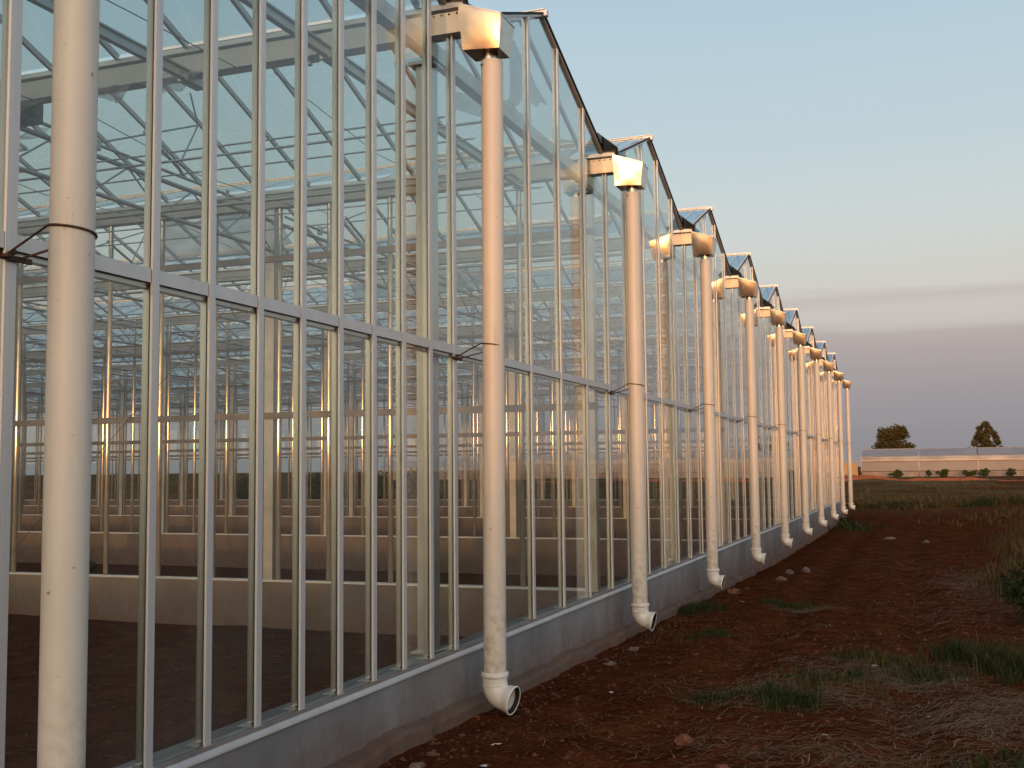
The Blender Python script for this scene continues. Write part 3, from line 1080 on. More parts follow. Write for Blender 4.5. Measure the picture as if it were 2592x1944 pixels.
for i in range(25):
    a = math.radians(-140 + 280 * i / 24)
    ring.append(((PR + 0.004) * math.cos(a), (PR + 0.004) * math.sin(a), 2.600 - 0.045 * (i / 24.0)))
tw.tube([(-PX + 0.035, -0.045, 2.512)] + ring + [(-PX + 0.035, 0.03, 2.512)], 0.0045, 6)
tw_me = tw.mesh('tie_wire', 'wire')
br = MB().box(-PX + 0.021, -PX + 0.032, -0.085, 0.085, 2.498, 2.518)
br.box(-PX + 0.0215, -PX + 0.06, -0.06, -0.03, 2.505, 2.512)
br.tube([(-PX + 0.02, 0.0, 2.530), (-PX + 0.036, 0.0, 2.530)], 0.010, 8)
br_me = br.mesh('wall_bracket', 'wire')

PIPE_LABELS = [
    'thick grey downpipe in the left foreground, running off the top and bottom of the picture',
    'grey downpipe with the large gold-lit metal hopper touching the top of the picture',
    'third downpipe from the left, its metal hopper flaring white with sunset glare',
    'fourth downpipe from the left along the glass wall',
    'fifth downpipe from the left along the glass wall',
    'sixth downpipe from the left along the glass wall',
    'seventh downpipe from the left along the glass wall',
    'fourth downpipe from the far end of the glass wall',
    'third downpipe from the far end of the glass wall',
    'second downpipe from the far end of the glass wall',
    'farthest downpipe, standing at the far corner of the glass wall before the weedy field']
LEAN = [0.0, 0.004, 0.0, 0.001, -0.001, 0.0, 0.002, 0.0, 0.0, 0.001, 0.0]
for g in range(0, 11):
    dp = empty('downpipe', (PX, g * W, 0))
    tag(dp, PIPE_LABELS[g], 'downpipe', 'rain downpipes along the glass wall')
    h = inst(hop_me[[2, 1, 0, 2, 3, 4, 2, 3, 4, 3, 2][g]], 'hopper', dp)
    if g == 2:
        h['label'] = 'metal hopper flaring white with sunset glare'
    inst(spig_me, 'spigot', dp)
    p = inst(pipe_me, 'pipe', dp)
    p.rotation_euler = (0, LEAN[g], RND.uniform(-0.4, 0.4))
    inst(screw_me, 'screw', dp)
    zoff = [0.0, -0.012, 0.01, 0.0, 0.0, 0.01, -0.01, 0.0, 0.0, 0.01, 0.02][g]
    e = inst(elb_me, 'elbow', dp, (0, 0, 0), [0.0, -0.10, -0.02, 0.0, 0.06, 0.0, 0.08, 0.05, 0.0, 0.05, 0.0][g])
    s = inst(seal_me, 'seal_ring', e)
    inst(tw_me, 'tie_wire', dp)
    inst(br_me, 'wall_bracket', dp)

# ------------------------------------------------------------------ torn plastic film inside


def sheet(name, pts, label, wav=0.02, seed=0, n=10):
    """four 3-D corners, wavy thin film with torn lower edge"""
    A, B, C, D = map(Vector, pts)
    nrm = (B - A).cross(D - A).normalized()
    vs, fs = [], []
    for j in range(n + 1):
        for i in range(n + 1):
            u, v = i / n, j / n
            vv = v * (1 + 0.22 * noise.noise(Vector((u * 4, seed, 0)))) if v > 0.5 else v
            p = (A * (1 - u) + B * u) * (1 - vv) + (D * (1 - u) + C * u) * vv
            p = p + nrm * wav * (noise.noise(Vector((u * 5, v * 2.2, seed))) * 1.6)
            vs.append(p)
    for j in range(n):
        for i in range(n):
            q = j * (n + 1) + i
            fs.append((q, q + 1, q + n + 2, q + n + 1))
    m = MB().add(vs, fs, True)
    o = m.build(name, 'film')
    tag(o, label, 'plastic sheet', 'torn plastic film under the roof')
    return o


sheet('plastic_sheet', [(-0.36, 6.15, 5.66), (-0.36, 6.35, 5.62), (-0.32, 7.10, 5.30), (-0.32, 6.02, 5.02)], 'torn clear film hanging in the first gable beside the gold-lit hopper', 0.03, 1)
sheet('plastic_sheet', [(-0.45, 5.05, 4.80), (-0.35, 6.15, 5.05), (-0.35, 6.75, 4.98), (-0.45, 5.0, 4.64)], 'crumpled film strip sagging below the first gable behind the second downpipe', 0.05, 2)
sheet('plastic_sheet', [(-2.05, 3.93, 4.80), (-2.65, 3.93, 4.80), (-2.45, 3.95, 4.70), (-2.25, 3.95, 4.68)], 'pointed film scrap hanging right of centre under the nearest inner gutter', 0.03, 3)
sheet('plastic_sheet', [(-2.70, 3.93, 4.80), (-3.25, 3.93, 4.80), (-3.0, 3.95, 4.72), (-2.85, 3.95, 4.66)], 'pointed film scrap under the nearest inner gutter, just right of the foreground downpipe', 0.03, 4)
sheet('plastic_sheet', [(-3.45, 3.93, 4.80), (-4.25, 3.93, 4.80), (-4.15, 3.95, 4.68), (-3.75, 3.95, 4.74)], 'film scrap under the nearest inner gutter, left of the foreground downpipe', 0.03, 5)
sheet('plastic_sheet', [(-4.7, 5.2, 5.05), (-5.9, 5.2, 5.05), (-5.9, 4.5, 4.72), (-4.8, 4.6, 4.70)], 'broad film sheet draped left of the foreground downpipe below the vent motor', 0.06, 6)
sheet('plastic_sheet', [(-4.6, 8.5, 4.95), (-6.4, 8.6, 4.95), (-6.6, 9.4, 4.60), (-4.6, 9.4, 4.72)], 'bulging film sheet beneath the second inner gutter beside the foreground downpipe', 0.10, 7)
sheet('plastic_sheet', [(-3.2, 12.5, 4.85), (-5.6, 12.6, 4.85), (-5.8, 13.4, 4.58), (-3.2, 13.4, 4.62)], 'long pale film drooping from the third inner gutter', 0.10, 8)

# ------------------------------------------------------------------ vegetation


def leaf_cloud(m, blobs, n, size, rnd, flat=0.0):
    tot = sum(b[3] ** 2 for b in blobs)
    for (cx, cy_, cz, r, sq) in blobs:
        k = int(n * r * r / tot)
        for _ in range(k):
            while True:
                p = Vector((rnd.uniform(-1, 1), rnd.uniform(-1, 1), rnd.uniform(-1, 1)))
                if p.length <= 1:
                    break
            p = p * (0.55 + 0.45 * rnd.random()) if rnd.random() < 0.75 else p
            c = Vector((cx + p.x * r, cy_ + p.y * r, cz + p.z * r * sq))
            a = Vector((rnd.gauss(0, 1), rnd.gauss(0, 1), rnd.gauss(0, 1))).normalized()
            b = a.cross(Vector((rnd.gauss(0, 1), rnd.gauss(0, 1), rnd.gauss(0, 1)))).normalized()
            s = size * rnd.uniform(0.5, 1.3)
            a, b = a * s, b * (s * 0.45)
            m.add([c - a, c + b, c + a, c - b], [(0, 1, 2, 3)])


def tree(name, x, y, H, Wd, label, mat, seed, style, n=9000, group='trees beyond the far glasshouses'):
    rnd = random.Random(seed)
    z = ground(x, y) - 0.1
    root = tag(empty(name, (x, y, z)), label, 'tree', group)
    t = MB()
    t.tube([(0, 0, 0), (0.05 * Wd, 0, H * 0.35), (0.02 * Wd, 0.1, H * 0.7), (0, 0, H * 0.93)], 0.2, 8, True, radii=[0.035 * H, 0.028 * H, 0.016 * H, 0.005 * H])
    blobs = []
    if style == 'round':
        for i in range(26):
            a = rnd.uniform(0, 6.283)
            hh = rnd.uniform(0.30, 0.93)
            rr = Wd * 0.5 * math.sqrt(max(0.04, 1 - ((hh - 0.35) / 0.62) ** 2)) * rnd.uniform(0.45, 0.95)
            r = Wd * rnd.uniform(0.09, 0.19)
            blobs.append((rr * math.cos(a), rr * math.sin(a) * 0.9, hh * H, r, 0.85))
        blobs.append((0, 0, H * 0.5, Wd * 0.36, 0.95))
        blobs.append((Wd * 0.18, 0, H * 0.55, Wd * 0.26, 0.9))
        blobs.append((-Wd * 0.2, 0, H * 0.58, Wd * 0.24, 0.9))
        for i in range(8):
            a = rnd.uniform(0, 6.283)
            rr = Wd * rnd.uniform(0.1, 0.36)
            blobs.append((rr * math.cos(a), rr * math.sin(a), H * rnd.uniform(0.88, 0.97), Wd * 0.055, 1.9))
    else:
        for tier in range(9):
            hh = 0.28 + 0.68 * tier / 8
            rad = Wd * 0.52 * (1 - (tier / 8.6)) ** 0.8
            k = max(3, int(9 * (1 - tier / 10)))
            for i in range(k):
                a = 6.283 * i / k + rnd.uniform(-0.4, 0.4) + tier
                rr = rad * rnd.uniform(0.5, 1.05)
                blobs.append((rr * math.cos(a), rr * math.sin(a), hh * H + rnd.uniform(-0.04, 0.05) * H, Wd * rnd.uniform(0.06, 0.11), 0.95))
        blobs.append((0, 0, H * 0.5, Wd * 0.22, 1.5))
        blobs.append((0, 0, H * 0.74, Wd * 0.13, 1.6))
        blobs.append((0, 0, H * 0.97, Wd * 0.05, 2.0))
    for b in blobs:
        if b[2] > H * 0.3 and rnd.random() < 0.6:
            t.tube([(0, 0, max(H * 0.2, b[2] - 0.5 * math.hypot(b[0], b[1]) - 0.3)), (b[0] * 0.95, b[1] * 0.95, b[2])], 0.05, 5, False, radii=[0.012 * H, 0.004 * H])
    t.build('trunk', 'bark', root)
    c = MB()
    leaf_cloud(c, blobs, n, 0.026 * H + 0.03, rnd)
    c.build('crown', mat, root)
    return root


def shrub(name, x, y, r, h, label, mat, seed, n=500, leaf=0.06, group=None, cat='shrub'):
    rnd = random.Random(seed)
    z = ground(x, y)
    root = tag(empty(name, (x, y, z)), label, cat, group)
    st = MB()
    blobs = []
    for i in range(9):
        a = rnd.uniform(0, 6.283)
        rr = r * rnd.uniform(0.1, 0.75)
        bh = h * rnd.uniform(0.35, 0.85)
        blobs.append((rr * math.cos(a), rr * math.sin(a), bh, r * rnd.uniform(0.22, 0.42), 0.8 * h / max(r, 0.1) * 0.6 + 0.3))
        st.tube([(0.1 * rr * math.cos(a), 0.1 * rr * math.sin(a), -0.05), (rr * math.cos(a), rr * math.sin(a), bh)], 0.01, 5, False, radii=[0.02 * h + 0.004, 0.006 * h + 0.002])
    blobs.append((0, 0, h * 0.35, r * 0.6, 0.7))
    st.build('stem', 'bark', root)
    m = MB()
    leaf_cloud(m, blobs, n, leaf, rnd)
    m.build('foliage', mat, root)
    return root


tree('tree', -1.35, 150, 6.2, 6.0, 'round dark olive tree above the far pale glasshouse roof', 'leaf_tree', 3, 'round')
tree('tree', 9.75, 150, 6.3, 5.2, 'pointed tiered conifer above the far roof, right of the round tree', 'leaf_pine', 5, 'tier')
tree('tree', 16.3, 150, 5.6, 4.6, 'tree at the right picture edge, mostly cut off', 'leaf_tree', 8, 'round', 3000)
tree('tree', -16.4, 152, 5.3, 2.2, 'small tree seen through glass between the fifth and sixth downpipes', 'leaf_tree', 9, 'round', 1800)
tree('tree', -11.1, 152, 5.2, 1.9, 'small tree seen through glass near the eighth downpipe', 'leaf_tree', 12, 'round', 1800)

shrub('shrub', 4.30, 10.3, 0.80, 0.72, 'dark green bush at the right picture edge on bare red soil', 'leaf_dark', 21, 6000, 0.035)
for i, (x, r, h, lab) in enumerate(((-0.1, 0.9, 0.75, 'leafy weed clump against the far block wall below the round tree'),
                                    (2.9, 0.35, 0.75, 'smallest weed clump, second from the left along the far block wall'),
                                    (4.3, 0.8, 0.8, 'third weed clump from the left along the far block wall'),
                                    (6.6, 0.9, 0.7, 'weed clump in the middle of the far block wall'),
                                    (8.0, 0.7, 0.75, 'weed clump below the conifer along the far block wall'),
                                    (10.3, 0.85, 0.8, 'rightmost weed clump along the far block wall'))):
    shrub('weed', x, 114.6, r, h, lab, 'leaf_weed', 40 + i, 900, 0.09, 'weeds along the far wall', 'weed')
ORD = ['rightmost', 'second from the right', 'third from the right', 'middle', 'third from the left', 'second from the left', 'leftmost']
for i in range(7):
    x = -9.5 - i * 3.6 + RND.uniform(-0.8, 0.8)
    shrub('bush', x, 45.5 + RND.uniform(-1.5, 4.0), RND.uniform(1.2, 1.9), RND.uniform(1.3, 2.1),
          'dark bush seen through the glasshouse beyond its far wall, ' + ORD[i] + ' of seven', 'leaf_weed', 60 + i, 1800, 0.11, 'hedge of bushes beyond the glasshouse', 'bush')

# plants inside the left corner
for i, (x, y, r, h, lab) in enumerate(((-8.9, 10.3, 0.55, 0.5, 'low green weed inside the glasshouse beside the left cross wall'),
                                       (-6.9, 18.4, 0.7, 0.55, 'dark weed heap inside the second glasshouse bay'))):
    shrub('weed', x, y, r, h, lab, 'leaf_weed', 80 + i, 900, 0.05, None, 'weed')

# grass and straw --------------------------------------------------------------


def blades(m, cx, cy_, rx, ry, n, h0, h1, lean, w, rnd, clump=0.0):
    cl = [(rnd.gauss(0, 0.5), rnd.gauss(0, 0.5)) for _ in range(max(3, int(n / 45)))]
    for _ in range(n):
        if rnd.random() < clump:
            a = rnd.choice(cl)
            px, py = cx + rx * (a[0] + rnd.gauss(0, 0.09)), cy_ + ry * (a[1] + rnd.gauss(0, 0.09))
        else:
            px, py = cx + rx * rnd.gauss(0, 0.5), cy_ + ry * rnd.gauss(0, 0.5)
        if px < 0.12 and py < 40.5:
            continue
        z = ground(px, py) - 0.005
        a = rnd.uniform(0, 6.283)
        h = rnd.uniform(h0, h1) * (0.6 + 0.4 * rnd.random())
        L = h * lean * rnd.uniform(0.3, 1.5)
        dx, dy = math.cos(a), math.sin(a)
        ww = w * rnd.uniform(0.6, 1.3)
        sx, sy = -dy * ww, dx * ww
        p1 = (px + dx * L * 0.35, py + dy * L * 0.35, z + h * 0.62)
        p2 = (px + dx * L, py + dy * L, z + h * (1.0 if lean < 1 else 0.75))
        m.add([(px - sx, py - sy, z), (px + sx, py + sy, z), (p1[0] + sx * 0.8, p1[1] + sy * 0.8, p1[2]), (p1[0] - sx * 0.8, p1[1] - sy * 0.8, p1[2]), p2],
              [(0, 1, 2, 3), (3, 2, 4)])


rg = random.Random(5)
gg = MB()
for (x, y, rx, ry, n, h0, h1) in ((0.33, 10.8, 0.30, 0.55, 700, 0.05, 0.16), (1.30, 11.6, 0.38, 0.35, 700, 0.04, 0.11), (0.95, 8.4, 0.32, 0.35, 420, 0.03, 0.09),
                                  (1.50, 5.2, 0.30, 0.28, 420, 0.03, 0.09), (2.08, 5.0, 0.24, 0.30, 900, 0.05, 0.13), (2.30, 6.1, 0.40, 0.35, 520, 0.04, 0.11),
                                  (2.60, 7.4, 0.40, 0.40, 600, 0.04, 0.11), (2.95, 6.6, 0.34, 0.45, 600, 0.04, 0.11), (3.35, 7.6, 0.35, 0.55, 1000, 0.08, 0.24),
                                  (3.75, 7.0, 0.40, 0.60, 1200, 0.08, 0.24), (3.45, 3.4, 0.35, 0.30, 500, 0.04, 0.12), (0.85, 33.0, 0.6, 1.6, 500, 0.1, 0.25),
                                  (4.4, 13.0, 0.5, 1.6, 900, 0.1, 0.3), (0.25, 36, 0.3, 1.0, 250, 0.1, 0.3), (1.2, 48.5, 1.6, 1.6, 900, 0.15, 0.45),
                                  (5.0, 49, 1.5, 1.8, 800, 0.15, 0.45), (9.5, 48, 1.6, 2.0, 900, 0.15, 0.5), (5.0, 14.5, 0.8, 4.0, 900, 0.1, 0.35)):
    blades(gg, x, y, rx, ry, n, h0, h1, 0.8, 0.0042 if y < 20 else 0.016, rg, 0.55 if y < 40 else 0.9)
tag(gg.build('green_grass', 'grass_green'), 'scattered tufts of short green grass on the red soil', 'grass', kind='stuff')
dg = MB()
for (x, y, rx, ry, n, h0, h1) in ((2.2, 5.6, 0.55, 0.5, 260, 0.05, 0.20), (2.7, 7.2, 0.6, 0.5, 260, 0.05, 0.20), (3.6, 7.4, 0.4, 0.6, 320, 0.08, 0.32),
                                  (4.3, 15.5, 0.5, 2.4, 900, 0.10, 0.40), (5.3, 19, 0.9, 5.0, 2600, 0.15, 0.60), (6.3, 27, 1.5, 8.0, 2400, 0.2, 0.6),
                                  (4.7, 24, 0.7, 4.0, 500, 0.08, 0.30), (1.6, 49, 2.4, 1.8, 900, 0.15, 0.50), (5.0, 50, 2.4, 2.0, 800, 0.15, 0.5), (10.5, 50, 3.0, 3.0, 1300, 0.2, 0.6),
                                  (6.0, 38, 3.0, 5.0, 700, 0.08, 0.30), (2.6, 57, 6.0, 6.0, 900, 0.08, 0.3), (-12, 60, 14.0, 14.0, 4000, 0.2, 0.7), (5, 75, 12.0, 12.0, 700, 0.1, 0.3),
                                  (3.1, 3.2, 0.6, 0.35, 200, 0.05, 0.18), (0.5, 8.5, 0.3, 2.5, 160, 0.03, 0.1)):
    blades(dg, x, y, rx, ry, n, h0, h1, 0.9, 0.0030 if y < 12 else (0.0065 if y < 30 else 0.016), rg, 0.5 if y < 40 else 0.88)
tag(dg.build('dry_grass', 'grass_dry'), 'tall dry grass along the right side and across the field', 'grass', kind='stuff')
sw = MB()


def straws(m, cx, cy_, rx, ry, n, l0, l1, rnd):
    for _ in range(n):
        px, py = cx + rx * rnd.gauss(0, 0.5), cy_ + ry * rnd.gauss(0, 0.5)
        if px < 0.2:
            continue
        a = rnd.gauss(0.15, 0.75)
        L = rnd.uniform(l0, l1)
        w = rnd.uniform(0.0012, 0.0032)
        dx, dy = math.cos(a), math.sin(a)
        p0 = Vector((px, py, ground(px, py) + rnd.uniform(0.002, 0.016)))
        q = (px + dx * L, py + dy * L)
        p2 = Vector((q[0], q[1], ground(*q) + rnd.uniform(0.002, 0.030)))
        p1 = (p0 + p2) / 2 + Vector((-dy, dx, 0)) * L * rnd.uniform(-0.12, 0.12) + Vector((0, 0, rnd.uniform(0, 0.01)))
        s = Vector((-dy, dx, 0)) * w
        u = Vector((0, 0, w))
        m.add([p0 - s, p0 + s, p1 + s + u, p1 - s + u, p2 + s * 0.6, p2 - s * 0.6], [(0, 1, 2, 3), (3, 2, 4, 5)])


for (x, y, rx, ry, n, l0, l1) in ((2.0, 5.4, 0.9, 0.7, 1300, 0.04, 0.20), (2.7, 6.6, 0.8, 0.9, 1600, 0.04, 0.22), (3.2, 4.7, 0.6, 0.9, 1300, 0.03, 0.14), (3.6, 5.3, 0.5, 0.8, 1000, 0.03, 0.14),
                                  (2.6, 3.6, 1.2, 0.7, 900, 0.04, 0.22), (1.5, 3.6, 0.9, 0.9, 300, 0.02, 0.10), (0.7, 4.0, 0.5, 1.5, 200, 0.02, 0.07), (1.6, 8.0, 1.6, 3.5, 900, 0.03, 0.14),
                                  (1.5, 11.3, 0.5, 0.25, 350, 0.04, 0.18), (3.4, 11.0, 1.2, 2.5, 700, 0.05, 0.25), (3.7, 15.5, 0.9, 3.5, 1500, 0.08, 0.4), (2.2, 20, 2.2, 8, 900, 0.06, 0.35),
                                  (2.0, 33, 2.6, 8, 500, 0.1, 0.5), (3.3, 3.0, 0.6, 0.4, 700, 0.03, 0.15)):
    straws(sw, x, y, rx, ry, n, l0, l1, rg)
for _ in range(900):
    px, py = rg.uniform(-7.5, -0.4), rg.uniform(0.5, 7.6)
    L, a = rg.uniform(0.02, 0.12), rg.uniform(-0.8, 0.8)
    z = ground(px, py) + 0.006
    w = rg.uniform(0.002, 0.006)
    dx, dy = math.cos(a), math.sin(a)
    sw.add([(px - dy * w, py + dx * w, z), (px + dy * w, py - dx * w, z), (px + dx * L + dy * w, py + dy * L - dx * w, z + 0.006), (px + dx * L - dy * w, py + dy * L + dx * w, z + 0.006)], [(0, 1, 2, 3)])
cd = MB()
for _ in range(5200):
    if rg.random() < 0.25:
        px, py = rg.uniform(0.16, 0.5), rg.uniform(1.6, 14.0)
    elif rg.random() < 0.2:
        px, py = rg.uniform(-7.0, -0.3), rg.uniform(0.5, 7.8)
    else:
        px, py = rg.uniform(0.3, 4.5), 2.0 + 14.0 * rg.random() ** 1.6
    r = 0.004 + 0.022 * rg.random() ** 4
    z = ground(px, py)
    vs = [(px + r * rg.uniform(0.6, 1.3) * math.cos(t), py + r * rg.uniform(0.6, 1.3) * math.sin(t), z + r * rg.uniform(-0.1, 0.3)) for t in (0.3, 1.5, 2.8, 4.0, 5.3)]
    vs.append((px + r * rg.uniform(-0.3, 0.3), py + r * rg.uniform(-0.3, 0.3), z + r * rg.uniform(0.7, 1.1)))
    cd.add(vs, [(0, 1, 5), (1, 2, 5), (2, 3, 5), (3, 4, 5), (4, 0, 5)])
tag(cd.build('soil_crumbs', 'crumb'), 'loose crumbs of red earth scattered over the soil', 'soil', kind='stuff')
tag(sw.build('straw_litter', 'straw'), 'pale dry straw and cut stalks strewn over the red soil', 'straw', kind='stuff')

# ------------------------------------------------------------------ stones and scraps


def stone_mesh(seed, mat, sx, sy, sz):
    rnd = random.Random(seed)
    m = MB()
    vs, fs = [], []
    nu, nv = 10, 6
    for j in range(nv + 1):
        th = math.pi * j / nv
        for i in range(nu):
            ph = 2 * math.pi * i / nu
            d = Vector((math.sin(th) * math.cos(ph), math.sin(th) * math.sin(ph), math.cos(th)))
            k = 1 + 0.7 * noise.noise(d * 1.5 + Vector((seed * 1.37, 0, 0))) + 0.35 * noise.noise(d * 3.6 + Vector((0, seed * 0.73, 0)))
            vs.append((d.x * sx * k, d.y * sy * k, d.z * sz * k + sz * 0.5))
    for j in range(nv):
        for i in range(nu):
            fs.append((j * nu + i, j * nu + (i + 1) % nu, (j + 1) * nu + (i + 1) % nu, (j + 1) * nu + i))
    m.add(vs, fs, False)
    return m.mesh('stone', mat)


STONES = [(1.62, 3.72, 0.062, 0.050, 0.042, 'redstone', 'fist-sized red earth clod on bare soil near the bottom edge'),
          (0.37, 2.60, 0.045, 0.03, 0.022, 'palestone', 'flat pale stone at the foot of the plinth in the lower left'),
          (0.33, 2.90, 0.05, 0.04, 0.016, 'redstone', 'reddish clod beside the footing left of the white scrap'),
          (1.97, 3.05, 0.040, 0.035, 0.025, 'redstone', 'small red clod near the bottom edge below the fist-sized clod'),
          (0.72, 15.7, 0.10, 0.07, 0.05, 'palestone', 'pale stone on the track, nearest of three below the fifth downpipe'),
          (0.95, 17.3, 0.13, 0.08, 0.05, 'palestone', 'broad pale stone on the track, farthest of three below the fifth downpipe'),
          (0.70, 17.0, 0.09, 0.06, 0.05, 'palestone', 'pale stone against the footing, leftmost of three below the fifth downpipe'),
          (0.42, 7.2, 0.05, 0.05, 0.03, 'palestone', 'small pale stone below the mouth of the third downpipe'),
          (0.40, 13.0, 0.10, 0.08, 0.06, 'redstone', 'red clod below the elbow of the fourth downpipe'),
          (0.45, 6.3, 0.05, 0.04, 0.02, 'palestone', 'thin pale chip on the footing between second and third downpipes'),
          (2.9, 26.5, 0.10, 0.08, 0.05, 'palestone', 'pale stone in the middle of the distant track'),
          (2.0, 28.0, 0.14, 0.10, 0.05, 'palestone', 'pale stone on the distant track near the grass')]
for i, (x, y, a, b, c, mt, lab) in enumerate(STONES):
    o = inst(stone_mesh(100 + i, mt, a, b, c), 'stone', None, (x, y, ground(x, y) - c * 0.25), RND.uniform(0, 3))
    tag(o, lab, 'stone', 'stones and clods on the soil')
SCRAPS = [(0.60, 3.21, 0.030, 'torn white scrap on dark soil below the second downpipe'),
          (0.81, 5.0, 0.014, 'tiny white fleck on the soil right of the second downpipe mouth'),
          (2.35, 6.37, 0.022, 'small white scrap among grass, middle of the litter patch'),
          (2.57, 6.88, 0.026, 'pale bluish scrap at the back of the grassy litter patch'),
          (2.42, 3.95, 0.020, 'white scrap lying among straw near the bottom edge'),
          (0.71, 2.75, 0.022, 'curled white strip on soil near the bottom left'),
          (0.68, 11.9, 0.026, 'white and red wrapper on the soil below the fourth downpipe'),
          (3.0, 4.93, 0.016, 'white fleck beside the straw mat on the right')]
for i, (x, y, r, lab) in enumerate(SCRAPS):
    rnd = random.Random(300 + i)
    vs = [(0, 0, 0.012)]
    n = 9
    for k in range(n):
        a = 2 * math.pi * k / n
        q = r * rnd.uniform(0.55, 1.25)
        vs.append((q * 1.3 * math.cos(a), q * 0.8 * math.sin(a), rnd.uniform(0.001, 0.016)))
    top = [Vector(v) for v in vs]
    fs = [(0, k + 1, (k + 1) % n + 1) for k in range(n)]
    m = MB().add(top, fs)
    m.add([v - Vector((0, 0, 0.0015)) for v in top], [f[::-1] for f in fs])
    tag(m.build('litter_scrap', 'paper', None, (x, y, ground(x, y) + 0.004), rnd.uniform(0, 3)), lab, 'litter', 'white litter scraps')

# ------------------------------------------------------------------ far side of the field
FY = 118.0
zf = 0.55
fg = tag(empty('low_glasshouse', (0, FY, zf)), 'low pale glasshouse with sunlit eave band across the far side of the field', 'greenhouse')
xs = [-3.6 + 5.6 * i for i in range(10)]
for a, b in zip(xs[:-1], xs[1:]):
    rr = random.Random(int(a * 10) + 5)
    MB().box(a + 0.02, b - 0.02, -0.16, 0.10, -0.4, 0.60).build('plinth', 'blockwall', fg)
    MB().box(a + 0.05, b - 0.05, -0.03, 0.0, 0.68, 1.68).build('wall_panel', 'poly', fg)
    MB().box(a + 0.01, b - 0.01, -0.20, -0.035, 1.70, 1.80).build('sill_rail', 'band', fg)
    q = MB().add([(a + 0.01, -0.16, 1.805), (b - 0.01, -0.16, 1.805), (b - 0.01, -0.02, 2.16), (a + 0.01, -0.02, 2.16)], [(0, 1, 2, 3)])
    q.build('eave_band', 'band', fg)
    dz = rr.uniform(-0.02, 0.02)
    MB().prism([(a + 0.04, 0.0, 2.18), (b - 0.04, 0.0, 2.18), (b - 0.04, 3.0, 2.90 + dz), (a + 0.04, 3.0, 2.90 + dz)], (0, -0.02, 0.05)).build('roof_panel', 'poly_roof', fg)
    MB().box(a - 0.04, a + 0.04, -0.06, 0.02, 0.60, 2.18).build('post', 'band', fg)
MB().box(xs[0], xs[-1], 2.96, 3.08, 2.84, 2.99).build('ridge_bar', 'poly_roof', fg)
MB().box(xs[0], xs[-1], -0.12, 0.02, 0.605, 0.675).build('painted_shadow_strip', 'wire', fg)  # solid dark strip; the joint's shade is put into its colour

lg = tag(empty('low_wall_building', (0, 123.0, 0.5)), 'lower pinkish glasshouse wall seen through the glass behind the far downpipes', 'greenhouse')
xs = [-62.0 + 6.2 * i for i in range(10)]
for a, b in zip(xs[:-1], xs[1:]):
    MB().box(a + 0.02, b - 0.02, -0.15, 0.1, -0.4, 0.45).build('plinth', 'blockwall', lg)
    MB().box(a + 0.05, b - 0.05, -0.03, 0.0, 0.5, 1.35).build('wall_panel', 'poly', lg)
    MB().box(a + 0.02, b - 0.02, -0.10, -0.035, 1.37, 1.50).build('eave_band', 'band', lg)
    MB().prism([(a + 0.04, 0.0, 1.52), (b - 0.04, 0.0, 1.52), (b - 0.04, 2.5, 2.42), (a + 0.04, 2.5, 2.42)], (0, -0.02, 0.05)).build('roof_panel', 'poly_roof', lg)

yb = tag(empty('yellow_end_frame', (-4.65, 116.9, 0.58)), 'yellow post and panel frame with red base beside the far downpipe', 'bin')  # stands for the far glasshouse's gold-lit end post and panel
MB().box(-0.72, 0.66, -0.3, 0.9, 0.30, 1.45).build('end_panel', 'yellow', yb)
for x in (-0.80, 0.72):
    MB().box(x - 0.06, x + 0.06, -0.40, -0.30, 0.0, 1.60).build('frame_post', 'yellow', yb)
MB().box(-0.86, 0.78, -0.40, -0.31, 1.605, 1.70).build('frame_rail', 'yellow', yb)
MB().box(-0.72, 0.66, -0.33, 0.9, 0.0, 0.295).build('base', 'redstone', yb)

ob = tag(empty('distant_building', (-35.5, 180, 0.6)), 'small flat-roofed building glowing orange, seen through glass beyond the far walls', 'building')
MB().box(-5.0, 4.6, 0, 6, -0.5, 4.4).build('wall', 'sunset_orange', ob)
MB().box(-1.5, 4.8, -0.1, 6.1, 4.42, 5.1).build('parapet', 'sunset_orange', ob)
for x in (-3.8, -1.2, 1.4):
    MB().box(x, x + 1.0, -0.04, 0.05, 3.0, 4.0).build('window', 'darkbox', ob)
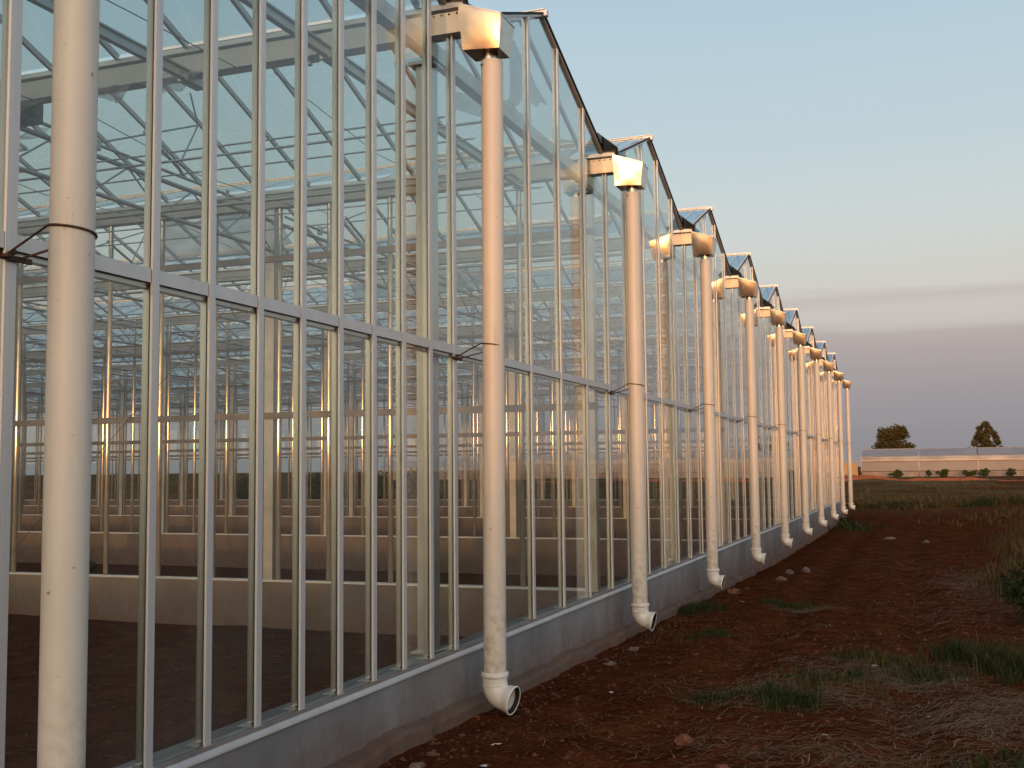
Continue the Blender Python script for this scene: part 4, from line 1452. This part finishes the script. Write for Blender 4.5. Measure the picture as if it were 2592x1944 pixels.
# dug timber lying near the far corner
tl = MB().tube([(-1.2, 52.0, ground(-1.2, 52) + 0.06), (0.9, 51.4, ground(0.9, 51.4) + 0.06)], 0.05, 8)
tag(tl.build('timber_pole', 'straw'), 'pale timber pole lying on the ground behind the farthest downpipe', 'pole')

# cut bank of red soil; sunset light is put into its lighter orange
M['sunlit_soil'] = plain('sunlit_orange_soil', (0.15, 0.042, 0.016), (0.30, 0.090, 0.034), 0.95, 0.0, 0.9, 0.5, 0.05)
bk = MB()
pv, pf = [], []
nb, rows = 160, 7
for i in range(nb + 1):
    x = -8.0 + 40.0 * i / nb
    hgt = 0.42 * max(0.05, 0.55 + noise.noise(Vector((x * 0.16, 4.0, 0))) + 0.35 * noise.noise(Vector((x * 0.7, 2.0, 0))))
    yc = 100.0 + 3.5 * noise.noise(Vector((x * 0.10, 9.0, 0)))
    for j in range(rows + 1):
        t = j / rows
        yy = yc - 1.1 + 0.7 * t if t < 0.6 else yc - 0.68 + 4.2 * (t - 0.6)
        zz = hgt * min(1.0, t / 0.55) * (1.0 if t < 0.6 else 1.0 - (t - 0.6) / 0.4)
        pv.append((x, yy + 0.18 * noise.noise(Vector((x * 2, t * 4, 1))), ground(x, yy) - 0.03 + zz + 0.05 * noise.noise(Vector((x * 3, t * 5, 5)))))
for i in range(nb):
    for j in range(rows):
        q = i * (rows + 1) + j
        pf.append((q, q + rows + 1, q + rows + 2, q + 1))
tag(bk.add(pv, pf, False).build('earth_bank', 'sunlit_soil'), kind='structure')

# unseen wooden pole, added behind the viewpoint to shade the nearest downpipe
up = tag(empty('added_shade_pole', (1.37, -14.0, ground(1.37, -14.0))), 'unseen wooden pole added behind the viewpoint to shade the nearest downpipe', 'pole')
MB().tube([(0, 0, -0.5), (0, 0, 3.5), (0, 0, 7.2)], 0.15, 14, True, radii=[0.165, 0.155, 0.14]).build('shaft', 'bark', up)
MB().box(-0.7, 0.7, -0.05, 0.05, 6.7, 6.82).build('crossarm', 'bark', up)
for x in (-0.6, 0.0, 0.6):
    MB().tube([(x, 0, 6.82), (x, 0, 6.95)], 0.035, 8).build('insulator', 'palestone', up)
